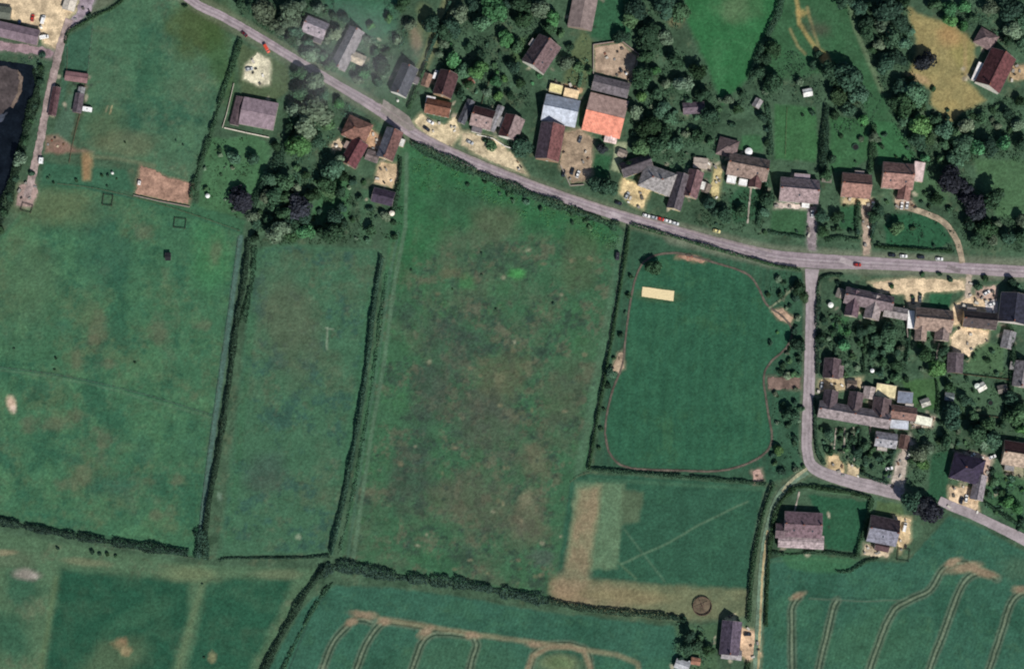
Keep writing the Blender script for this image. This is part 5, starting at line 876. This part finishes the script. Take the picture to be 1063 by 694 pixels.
wall('pale front wall of the twin cottages', [(495, 140), (512, 144), (524, 152), (540, 157)], 1.0, .3, mat('d8d4cc', 'wall'), 'e0ddd6')
wall('brick wall between the corner house yard and the lean-to house', [(938, 318), (941, 338), (942, 350)], 1.7)
# railed pens
def pen(label, cx, cy, lx, ly, ang, m=WOOD, h=1.3):
    root = thing('railed_pen', label, 'pen', P(cx, cy), R(ang), 'small railed pens'); lx *= S; ly *= S
    c_ = [(-lx/2, -ly/2), (lx/2, -ly/2), (lx/2, ly/2), (-lx/2, ly/2)]
    for z in (.5, .9, 1.25):
        g = G()
        for (x0, y0), (x1, y1) in zip(c_, c_[1:]+c_[:1]): g.bar((x0, y0, z), (x1, y1, z), .1, .12)
        link('rail', g.build('rail', [m]), root)
    for x, y in c_: link('post', POSTB, root, (x, y, 0))
DKW = mat('2f2b2a', 'plain')
pen('dark railed pen on the pinkish yard by the pond shore', 28, 216, 11, 8, -15, DKW); pen('narrow railed pen on the pasture below the fence, westerly one', 112, 208, 10, 11, -8, DKW); pen('narrow railed pen on the pasture below the riding yard', 187, 232, 12, 10, -6, DKW)
pen('square dark pen beside the yard of the blue-slate house', 938, 576, 12, 12, -8, DKW)
def round_pen():
    root = thing('round_pen', 'brown circular horse pen beside the narrow hedgerow', 'round pen', P(729, 629)); r_ = 9.6*S; n = 20; m = mat('5c4440', 'plain')
    for z in (.6, 1.0, 1.4):
        g = G()
        for i in range(n): g.bar((r_*math.cos(i*2*math.pi/n), r_*math.sin(i*2*math.pi/n), z), (r_*math.cos((i+1)*2*math.pi/n), r_*math.sin((i+1)*2*math.pi/n), z), .18, .16)
        link('rail', g.build('rail', [m]), root)
    for i in range(n): link('post', POSTB, root, (r_*math.cos(i*2*math.pi/n), r_*math.sin(i*2*math.pi/n), 0))
    g = G(); g.cyl(0, 0, 0, 2.0, .25, .2, 12)
    for i in range(4): g.bar((0, 0, 1.9), (4*math.cos(i*math.pi/2+.4), 4*math.sin(i*math.pi/2+.4), 1.9), .16, .12)
    link('walker_arm', g.build('walker_arm', [m]), root); LM.append(('round horse pen', 729, 629, 10))
round_pen()
# ------------------------------------------------------------------ vehicles
def loft(sections):
    """closed skin through rectangles (x, half width, z0, z1, top half width)"""
    v, f = [], []
    for x, hw, z0, z1, tw in sections: v += [(x, -hw, z0), (x, hw, z0), (x, hw, (z0+z1)*.55), (x, tw, z1), (x, -tw, z1), (x, -hw, (z0+z1)*.55)]
    for i in range(len(sections)-1):
        for k in range(6): f.append((i*6+k, i*6+(k+1) % 6, (i+1)*6+(k+1) % 6, (i+1)*6+k))
    f += [(5, 4, 3, 2, 1, 0), tuple(range((len(sections)-1)*6, len(sections)*6))]; return v, f
def vehicle_meshes(van):
    PAINT = mat('d8d8d8', 'paint', .3, .5)
    if van:
        b = [(-2.6, .9, .35, 2.05, .8), (-2.5, .98, .3, 2.2, .86), (1.0, .98, .3, 2.2, .86), (1.5, .98, .3, 1.75, .82), (2.05, .96, .3, 1.15, .84), (2.55, .9, .35, .95, .78), (2.65, .8, .4, .8, .7)]
        gl = [(1.02, .84, 1.3, 2.12, .8), (1.52, .84, 1.25, 1.78, .78), (1.98, .82, 1.1, 1.2, .78)]; rf = [(-2.3, .8, 2.18, 2.25, .78), (.9, .8, 2.18, 2.25, .78)]; wx, wr, hl = (-1.6, 1.7), .35, 2.6
    else:
        b = [(-2.15, .72, .4, .85, .66), (-2.05, .86, .32, .98, .78), (-1.3, .9, .28, 1.0, .82), (.75, .9, .28, .98, .82), (1.7, .86, .3, .86, .76), (2.05, .78, .34, .72, .68), (2.12, .66, .4, .62, .58)]
        gl = [(-1.85, .76, .9, 1.0, .7), (-1.35, .78, .9, 1.36, .62), (.1, .78, .9, 1.4, .62), (.95, .78, .9, .99, .72)]; rf = [(-1.3, .6, 1.37, 1.45, .55), (-.1, .62, 1.39, 1.48, .56), (.15, .6, 1.38, 1.44, .55)]; wx, wr, hl = (-1.3, 1.3), .32, 2.06
    body = mesh('body', *loft(b), [PAINT]); glass = mesh('window', *loft(gl), [GLASS]); roof = mesh('roof', *loft(rf), [PAINT])
    def ring(r0, w_, m):
        n = 14; v = [(r0*math.cos(i*2*math.pi/n), s_*w_/2, r0*math.sin(i*2*math.pi/n)) for s_ in (-1, 1) for i in range(n)]
        return mesh('wheel', v, [(i, (i+1) % n, n+(i+1) % n, n+i) for i in range(n)]+[tuple(reversed(range(n))), tuple(range(n, 2*n))], [m])
    lamp = G(); lamp.box(0, 0, 0, .08, .3, .14); return body, glass, roof, ring(wr, .22, TYRE), ring(wr*.62, .235, RIM), lamp.build('headlight', [mat('e8e8e0', 'paint', .2)]), wx, wr, hl
VM = {False: vehicle_meshes(False), True: vehicle_meshes(True)}
def car(label, px, py, ang, colr, van=False, cat=None):
    body, glass, roof, whl, rim, lamp, wx, wr, hl = VM[van]; m = mat(colr, 'paint', .3, .5)
    z = .158 if pdist(np.array([px]), np.array([py]), ROAD)[0] < 6 else .0
    root = thing('parked_van' if van else 'parked_car', label, cat or ('van' if van else 'car'), P(px, py, 0)+Vector((0, 0, max(z, .1))), R(ang), 'vehicles parked about the village')
    o = link('body', body, root); o.material_slots[0].link = 'OBJECT'; o.material_slots[0].material = m; link('window', glass, root)
    o = link('roof', roof, root); o.material_slots[0].link = 'OBJECT'; o.material_slots[0].material = m
    for x in wx:
        for s_ in (-1, 1): wo = link('wheel', whl, root, (x, s_*.82, wr)); link('rim', rim, wo)
    for s_ in (-1, 1): link('headlight', lamp, root, (hl, s_*.55, .62))
    FOOT.append((px, py, 9, 5, ang))
RED, WHT, BLK, SIL, NAV, GRY = 'b8382c', 'e4e4e4', '202226', 'a8acb0', '1e2a48', '5a5e62'
car('bright red van beside the road at the cream gravel yard', 277, 51, -60, 'c84a34', True); car('dark red car at the field corner by the road', 254, 36, -40, '5a1c22'); car('grey car parked on the cream gravel yard', 259, 72, 10, 'b8bcc0')
car('red car on the sandy yard above the mauve barn', 34, 19, 80, RED); car('white van near the red car on the sandy yard', 45, 21, 75, WHT, True); car('white van at the east end of the mauve barn', 46, 39, 10, WHT, True); car('navy car against the mauve barn', 20, 25, 75, NAV)
for lb, x, y, a, c_ in (('white car, first in the roadside row by the grey hipped house', 671, 224, -16, WHT), ('silver car in the roadside row by the grey hipped house', 679, 226, -16, SIL), ('red car in the roadside row by the grey hipped house', 686, 227.5, -16, RED), ('white car just east of the red roadside car', 693, 229.5, -16, WHT), ('pale silver car, last in the roadside row below the plum cottage', 701, 232, -16, 'cfd2d4'), ('black car on the drive mouth of the grey hipped house', 642, 211, -18, BLK), ('white car at the mouth of the brown courtyard', 600, 181, 70, WHT), ('black car beside the white one in the brown courtyard', 594, 178, 75, BLK), ('black car at the wall of the brown courtyard', 585, 180, 80, BLK), ('silver car at the top of the brown courtyard', 602, 145, 70, GRY), ('white car on the grey drive of the mauve house', 843, 222, 86, WHT), ('white car on the terracotta house drive', 906, 213, 84, WHT), ('white car in front of the villa, western of two', 936, 213.5, 80, WHT), ('white car in front of the villa, eastern of two', 941.5, 213, 80, 'dadcde'), ('black car at the head of the kerbside row below the villa', 926, 265, -2, BLK), ('white car in the kerbside row below the villa lawn', 938, 266, -2, WHT), ('dark grey car in the kerbside row below the villa lawn', 956, 267, -2, '2c2e34'), ('white car at the kerb by the end of the curved drive', 975, 269, -2, WHT), ('cream car at the roadside below the dark garden trees', 744, 240, -14, 'd8cc90'), ('white car on the pale forecourt of the navy-roofed house', 1029, 316, 20, WHT), ('silver car on the pale forecourt of the navy-roofed house', 1029, 325, 10, 'c4c6ca'), ('white car on the drive east of the brown outhouse', 944, 470, 70, WHT), ('white car in the garden bay beside the terrace drive', 923, 486, 10, WHT), ('black car below the white one in the terrace garden bay', 921, 494, 0, GRY), ('white car on the sandy patio of the deep purple house', 1003, 517, 80, WHT), ('dark car beside the white one on the sandy patio', 998, 519, 75, BLK), ('white car behind the deep purple house', 1009, 473, 40, WHT), ('white car by the fence east of the deep purple house', 1030, 474, 20, WHT), ('black car at the sandy yard of the purple track cottage', 776, 658, 0, BLK), ('dark car in the sandy forecourt of the dark red L-shaped house', 443, 134, -35, BLK), ('white car in the sandy forecourt of the dark red L-shaped house', 447, 127, -30, WHT), ('silver car in front of the twin cottages', 488, 148, -25, SIL), ('silver car on the sandy drive of the grey hipped house', 651, 203, 60, SIL), ('black car at the gable of the lean-to house', 948, 312, 85, BLK), ('dark car on the strip below the long corner yard', 955, 310, 85, GRY), ('white car on the pinkish drive by the navy-roofed house', 1024, 304, 30, WHT), ('red car moving along the wide road below the villa', 890, 275, -2, 'a03028'), ('grey car on the gravel north of the terrace', 853, 400, 80, SIL)): car(lb, x, y, a, c_)
car('white van in the yard east of the blue-slate house', 939, 547, 75, WHT, True); car('white van beside the dark slate house', 452, 78, 70, WHT, True)
def trailer(label, px, py, ang, L, W, Hh, c_, name='caravan', cat='caravan'):
    root = thing(name, label, cat, P(px, py)+Vector((0, 0, .02)), R(ang)); v, f = loft([(-L/2, W/2*.94, .55, Hh-.15, W/2*.86), (-L/2+.25, W/2, .45, Hh, W/2*.92), (L/2-.4, W/2, .45, Hh, W/2*.92), (L/2, W/2*.94, .6, Hh-.5, W/2*.84)])
    link('body', mesh('body', v, f, [mat(c_, 'paint', .4, .4)]), root); g = G(); g.box(0, 0, Hh+.004, .6, .6, .12); link('roof_hatch', g.build('roof_hatch', [GUT]), root)
    for x in (-L*.25, L*.2):
        for s_ in (-1, 1): g = G(); g.box(x, s_*(W/2+.005), 1.2, .9, .03, .55); link('window', g.build('window', [GLASS]), root)
    for s_ in (-1, 1): wo = link('wheel', VM[False][3], root, (0, s_*(W/2-.05), .32)); link('rim', VM[False][4], wo)
    g = G(); g.bar((L/2-.1, -.3, .5), (L/2+1.1, 0, .45), .08, .08); g.bar((L/2-.1, .3, .5), (L/2+1.1, 0, .45), .08, .08); link('tow_bar', g.build('tow_bar', [GUT]), root)
trailer('white caravan beside the short plum stable', 91, 114, -8, 5.4, 2.6, 2.5, 'f2f2f2'); trailer('small white horse trailer at the bend of the dirt lane', 43, 167, 85, 3.6, 2.4, 2.4, 'f0f0ee', 'horse_trailer', 'trailer'); trailer('dark trailer on the meadow edge beside the playing field hedge', 641, 266, 85, 4.6, 2.1, 2.2, '2c2c34', 'farm_trailer', 'trailer'); trailer('pale trailer standing by the dark slate shed at the bottom edge', 714, 688, 30, 3.6, 2.0, 2.2, 'b8bcc0', 'farm_trailer', 'trailer'); trailer('small white trailer parked on the pink riding yard', 145, 190, 80, 2.6, 1.6, 1.8, 'e2dcd8', 'horse_trailer', 'trailer')
# ------------------------------------------------------------------ garden furniture
def trampoline(label, px, py, r_):
    root = thing('trampoline', label, 'trampoline', P(px, py), 0, 'garden trampolines'); n = 24
    def ringm(r0, r1, z, m, nm):
        v = [(r*math.cos(i*2*math.pi/n), r*math.sin(i*2*math.pi/n), z+dz) for r, dz in ((r0, 0), (r1, 0), (r1, -.08), (r0, -.08)) for i in range(n)]; f = []
        for k in range(4):
            for i in range(n): j = (i+1) % n; f.append((k*n+i, k*n+j, ((k+1) % 4)*n+j, ((k+1) % 4)*n+i))
        return mesh(nm, v, f, [m])
    link('pad', ringm(r_*.78, r_, .85, mat('2b4a3a', 'paint'), 'pad'), root); g = G(); g.cyl(0, 0, .8, .82, r_*.78, r_*.78, n); link('mat', g.build('mat', [mat('1c1c1e', 'plain')]), root)
    for i in range(4): a = i*math.pi/2; g = G(); g.cyl(r_*.9*math.cos(a), r_*.9*math.sin(a), 0, .78, .04, .04, 8); link('leg', g.build('leg', [GUT]), root)
trampoline('round dark trampoline on the lawn behind the terracotta house', 888, 153, 2.0); trampoline('round trampoline on the lawn by the enclosed east gardens', 1028, 418, 1.7)
def parasol(label, px, py, r_, c_):
    root = thing('garden_gazebo', label, 'gazebo', P(px, py), 0, 'white garden canopies'); n = 12; v = [(0, 0, 3.0)]+[(r_*math.cos(i*2*math.pi/n), r_*math.sin(i*2*math.pi/n), 2.3) for i in range(n)]+[(r_*math.cos(i*2*math.pi/n), r_*math.sin(i*2*math.pi/n), 2.05) for i in range(n)]
    f = [(0, 1+i, 1+(i+1) % n) for i in range(n)]+[(1+i, 1+n+i, 1+n+(i+1) % n, 1+(i+1) % n) for i in range(n)]; link('canopy', mesh('canopy', v, f, [mat(c_, 'paint', .6)]), root)
    for i in range(4): a = i*math.pi/2+.3; g = G(); g.cyl(r_*.93*math.cos(a), r_*.93*math.sin(a), 0, 2.2, .05, .05, 8); link('pole', g.build('pole', [WHITE]), root)
parasol('round white gazebo on the lawn beside the brown hipped outbuilding', 777, 158, 2.2, 'f4f4ee'); parasol('small white gazebo on the east garden lawn below the fence', 1014, 401, 1.7, 'dfe6dc'); parasol('white garden canopy at the corner of the lane garden', 862, 317, 1.6, 'e6e8e0'); parasol('small white canopy in the garden west of the pale trellis', 905, 385, 1.2, 'eef2ea'); parasol('small white canopy in the farm garden beside the purple tree', 216, 204, 1.3, 'e4e6e2'); parasol('white canopy below the black-purple shed', 407, 222, 1.6, 'e6dccc')
def play_frame(label, px, py, ang, c_):
    root = thing('climbing_frame', label, 'climbing frame', P(px, py)+Vector((0, 0, .08)), R(ang)); m = mat(c_, 'paint', .4)
    for x in (-1.3, 1.3):
        for s_ in (-1, 1): g = G(); g.bar((x, s_*.9, 0), (x, 0, 2.3), .12, .12); link('leg', g.build('leg', [m]), root)
    g = G(); g.bar((-1.5, 0, 2.3), (1.5, 0, 2.3), .14, .14); link('top_bar', g.build('top_bar', [m]), root)
    g = G(); g.box(-.0, 0, .5, .6, .25, .06); g.bar((-.28, 0, .55), (-.28, 0, 2.3), .03, .03); g.bar((.28, 0, .55), (.28, 0, 2.3), .03, .03); link('swing_seat', g.build('swing_seat', [GUT]), root)
play_frame('red swing frame on the worn patch by the playing field path', 716, 267, 10, 'a03a30'); play_frame('dark swing frame on the bare sand near the lane', 812, 326, 40, '4a4444')
def bench(label, px, py, ang):
    root = thing('park_bench', label, 'bench', P(px, py)+Vector((0, 0, .06)), R(ang)); g = G()
    for i in range(3): g.box(0, -.18+.16*i, .42, 1.6, .12, .04)
    link('seat', g.build('seat', [WOOD]), root); g = G()
    for i in range(2): g.box(0, .26, .6+.18*i, 1.6, .04, .12)
    link('backrest', g.build('backrest', [WOOD]), root)
    for s_ in (-.7, .7): g = G(); g.box(s_, -.18, 0, .07, .07, .42); g.box(s_, .24, 0, .07, .07, .9); link('leg', g.build('leg', [WOOD]), root)
bench('wooden bench on the bare patch at the west playing field path', 643, 372, 80); bench('wooden bench on the sandy corner below the playing field', 786, 494, 10)
# yard clutter: stacks of timber, bins and tanks that can be told apart
def pallet_stack(label, px, py, ang, c_, n=4):
    root = thing('pallet_stack', label, 'pallet stack', P(px, py)+Vector((0, 0, .1)), R(ang), 'stacks in the yards')
    for i in range(n):
        g = G()
        for k in range(5): g.box(-.5+.25*k, 0, .1+.15*i, .2, 1.1, .03)
        for k in (-.45, 0, .45): g.box(0, k, .0+.15*i, 1.15, .1, .1)
        link('pallet', g.build('pallet', [mat(c_, 'plain')]), root, (random.uniform(-.06, .06), 0, 0))
def tank(label, px, py, c_, r_=.9):
    root = thing('water_tank', label, 'tank', P(px, py)+Vector((0, 0, .1)), 0, 'tanks in the yards'); g = G(); g.cyl(0, 0, 0, 1.6, r_, r_, 18); g.cyl(0, 0, 1.6, 1.9, r_, r_*.4, 18); link('drum', g.build('drum', [mat(c_, 'paint', .5)]), root); g = G(); g.cyl(0, 0, 1.9, 2.02, r_*.3, r_*.3, 14); link('lid', g.build('lid', [GUT]), root)
k_ = [('rusty', '7a5040'), ('grey', '8a8a88'), ('pale', 'c4b49a'), ('dark', '3a3430'), ('brown', '6a543f')]
for (nm_, c_), (x, y) in zip(k_, ((628, 56), (638, 62), (649, 68), (641, 54), (652, 80))): pallet_stack(f'{nm_} stack of pallets in the cluttered walled yard', x, y, random.uniform(0, 90), c_)
for (nm_, c_), (x, y) in zip(k_, ((54, 146), (50, 150), (60, 152), (57, 143), (66, 150))): pallet_stack(f'{nm_} stack of timber on the reddish patch below the stables', x, y, random.uniform(0, 90), c_, 3)
tank('white water tank at the foot of the stable enclosure', 117, 180, 'e4e4e0', .7); tank('dark water tank in the cluttered walled yard', 645, 74, '2a2c30'); tank('white water tank at the east wall of the cluttered yard', 650, 77, 'd8d8d8', .7); tank('grey tank beside the wide farm building', 283, 132, '7a7a80'); tank('white tank in the yard near the mauve barn', 43, 29, 'e4e0d8', .8); tank('pale tank in front of the dark slate house', 413, 105, 'd8d8d2', .7); tank('white tank at the front corner of the slate and red cottage', 349, 152, 'd8d0c4', .8); tank('white tank among the corner house flower beds', 897, 329, 'e2e0e2', .7)
LM += [('cricket pitch', 683, 305, 15), ('pond shore', 25, 130, 25), ('playing field path', 655, 300, 10), ('lane corner', 838, 290, 8), ('lane footpath', 815, 398, 10), ('black field shelter', 175, 267, 4), ('white caravan', 91, 114, 4), ('villa lawn', 950, 242, 15), ('dry tan lawn', 985, 70, 30), ('square back lawn', 828, 138, 20), ('northern green field', 745, 45, 30), ('pink riding yard', 170, 195, 15), ('sandy corner patch', 786, 494, 5), ('bright meadow tuft', 537, 284, 6), ('tan trail', 856, 62, 6)]
# tables, planters and crates standing about the yards; labelled with the plants
def patio_table(px, py, tn, c_):
    root = link('patio_table', None, None, P(px, py)+Vector((0, 0, .12)), random.uniform(0, 3)); m = mat(c_, 'plain'); sc = random.uniform(.8, 1.3)
    g = G(); g.box(0, 0, .7, 1.6*sc, .9*sc, .05); link('table_top', g.build('table_top', [m]), root)
    for sx in (-.6, .6):
        for sy in (-.3, .3): g = G(); g.box(sx*sc, sy*sc, 0, .07, .07, .698); link('leg', g.build('leg', [m]), root)
    PLANTS.append(['patio table', px, py, 1, tn, root])
def crate(px, py, tn, c_):
    root = link('crate', None, None, P(px, py)+Vector((0, 0, .12)), random.uniform(0, 3)); sx, sy, h = random.uniform(.9, 2.4), random.uniform(.8, 1.5), random.uniform(.7, 1.5); g = G(); g.box(0, 0, 0, sx, sy, h); link('crate_body', g.build('crate_body', [mat(c_, 'plain')]), root)
    g = G(); g.box(0, 0, h+.003, sx+.08, sy+.08, .06); link('lid', g.build('lid', [mat(random.choice(['8a8680', '5a5650', 'b8b2a8']), 'plain')]), root); PLANTS.append(['crate', px, py, 1, tn, root])
def furnish():
    r = random.Random(31)
    for q, _, nm_ in HALO:
        if nm_ in ('riding_yard', 'footpath', 'pen_floor'): continue
        xs = [p[0] for p in q]; ys = [p[1] for p in q]; ar = (max(xs)-min(xs))*(max(ys)-min(ys))
        if max(xs) < 0 or ar > 3500 or min(xs) > 1063: continue
        for _ in range(min(5, 1+int(ar/120))):
            for _t in range(12):
                x, y = r.uniform(min(xs), max(xs)), r.uniform(min(ys), max(ys))
                if 2 < x < 1060 and 2 < y < 692 and inpoly(np.array([x]), np.array([y]), q)[0] and not infoot(x, y, 1.5) and pdist(np.array([x]), np.array([y]), ROAD)[0] > 10 and not any(math.hypot(x-p[1], y-p[2]) < 3 for p in PLANTS): break
            else: continue
            tn, c_ = r.choice([('white', 'dcd8d0'), ('dark', '2c2a2a'), ('brown', '6a5240'), ('grey', '80807e'), ('dark', '33312e')])
            (patio_table if r.random() < .4 else crate)(x, y, tn, c_)
# ------------------------------------------------------------------ labels of trees and shrubs: size, tone, side of a landmark, order
def side(dx, dy):
    a = math.degrees(math.atan2(-dy, dx)) % 360
    return ['east', 'north-east', 'north', 'north-west', 'west', 'south-west', 'south', 'south-east'][int(((a+22.5) % 360)//45)]
ORD = ['', 'second', 'third', 'fourth', 'fifth', 'sixth', 'seventh', 'eighth', 'ninth', 'tenth', 'eleventh', 'twelfth']
def label_plants():
    grp = {}
    for p in PLANTS:
        kind, x, y, r_, tn, o = p
        l = min((l for l in LM if len(l[0].split()) <= 5), key=lambda l: max(0, math.hypot(x-l[1], y-l[2])-l[3]*.6)); d = math.hypot(x-l[1], y-l[2])
        big = {'tree': 'large' if r_ >= 9.5 else 'medium' if r_ >= 7 else 'small', 'shrub': 'large' if r_ >= 4 else 'small' if r_ >= 2.4 else 'tiny'}.get(kind, 'small')
        grp.setdefault((kind, big, tn, l[0], side(x-l[1], y-l[2])), []).append((d, o))
    for (kind, big, tn, l, sd_), q in grp.items():
        q.sort(key=lambda t: t[0]); art = 'the '
        for i, (d, o) in enumerate(q):
            first = 'first ' if len(q) > 1 and i == 0 else (ORD[i]+' ' if i else '')
            tag(o, f'{first}{big} {TONE.get(tn, tn)} {kind} out from {art}{l} on its {sd_} side', kind, {'tree': 'village and garden trees', 'shrub': 'shrubs in gardens and field edges'}.get(kind, 'tables and crates in the yards'))
# ------------------------------------------------------------------ a wisp of thin low cloud over the road
def wisp(px, py, rx, ry, dens):
    import bmesh
    bm = bmesh.new(); bmesh.ops.create_icosphere(bm, subdivisions=3, radius=1); me = bpy.data.meshes.new('cloud'); bm.to_mesh(me); bm.free()
    m = bpy.data.materials.new('cloud_air'); m.use_nodes = True; t = m.node_tree; N, Lk = t.nodes, t.links; N.remove(N['Principled BSDF'])
    v = N.new('ShaderNodeVolumePrincipled'); v.inputs['Color'].default_value = (.95, .97, 1, 1); Lk.new(v.outputs[0], N['Material Output'].inputs['Volume'])
    tc = N.new('ShaderNodeTexCoord'); ln = N.new('ShaderNodeVectorMath'); ln.operation = 'LENGTH'; Lk.new(tc.outputs['Object'], ln.inputs[0])
    r_ = N.new('ShaderNodeMapRange'); r_.inputs[1].default_value = .15; r_.inputs[2].default_value = 1; r_.inputs[3].default_value = 1; r_.inputs[4].default_value = 0; Lk.new(ln.outputs['Value'], r_.inputs[0])
    nz = N.new('ShaderNodeTexNoise'); nz.inputs['Scale'].default_value = 2.2; nz.inputs['Detail'].default_value = 4; Lk.new(tc.outputs['Object'], nz.inputs['Vector'])
    r2 = N.new('ShaderNodeMapRange'); r2.inputs[1].default_value = .36; r2.inputs[2].default_value = .7; Lk.new(nz.outputs['Fac'], r2.inputs[0])
    a = N.new('ShaderNodeMath'); a.operation = 'MULTIPLY'; Lk.new(r_.outputs[0], a.inputs[0]); Lk.new(r2.outputs[0], a.inputs[1])
    b = N.new('ShaderNodeMath'); b.operation = 'MULTIPLY'; b.inputs[1].default_value = dens; Lk.new(a.outputs[0], b.inputs[0]); Lk.new(b.outputs[0], v.inputs['Density'])
    me.materials.append(m); o = link('cloud', me, None, P(px, py, 60)); o.scale = (rx*S, ry*S, 9); o['kind'] = 'stuff'
wisp(362, 62, 95, 70, .05)
furnish(); label_plants()
worn_ground(); build_ground()
print('trees', sum(p[0] == 'tree' for p in PLANTS), 'shrubs', sum(p[0] == 'shrub' for p in PLANTS), 'objects', len(bpy.data.objects))
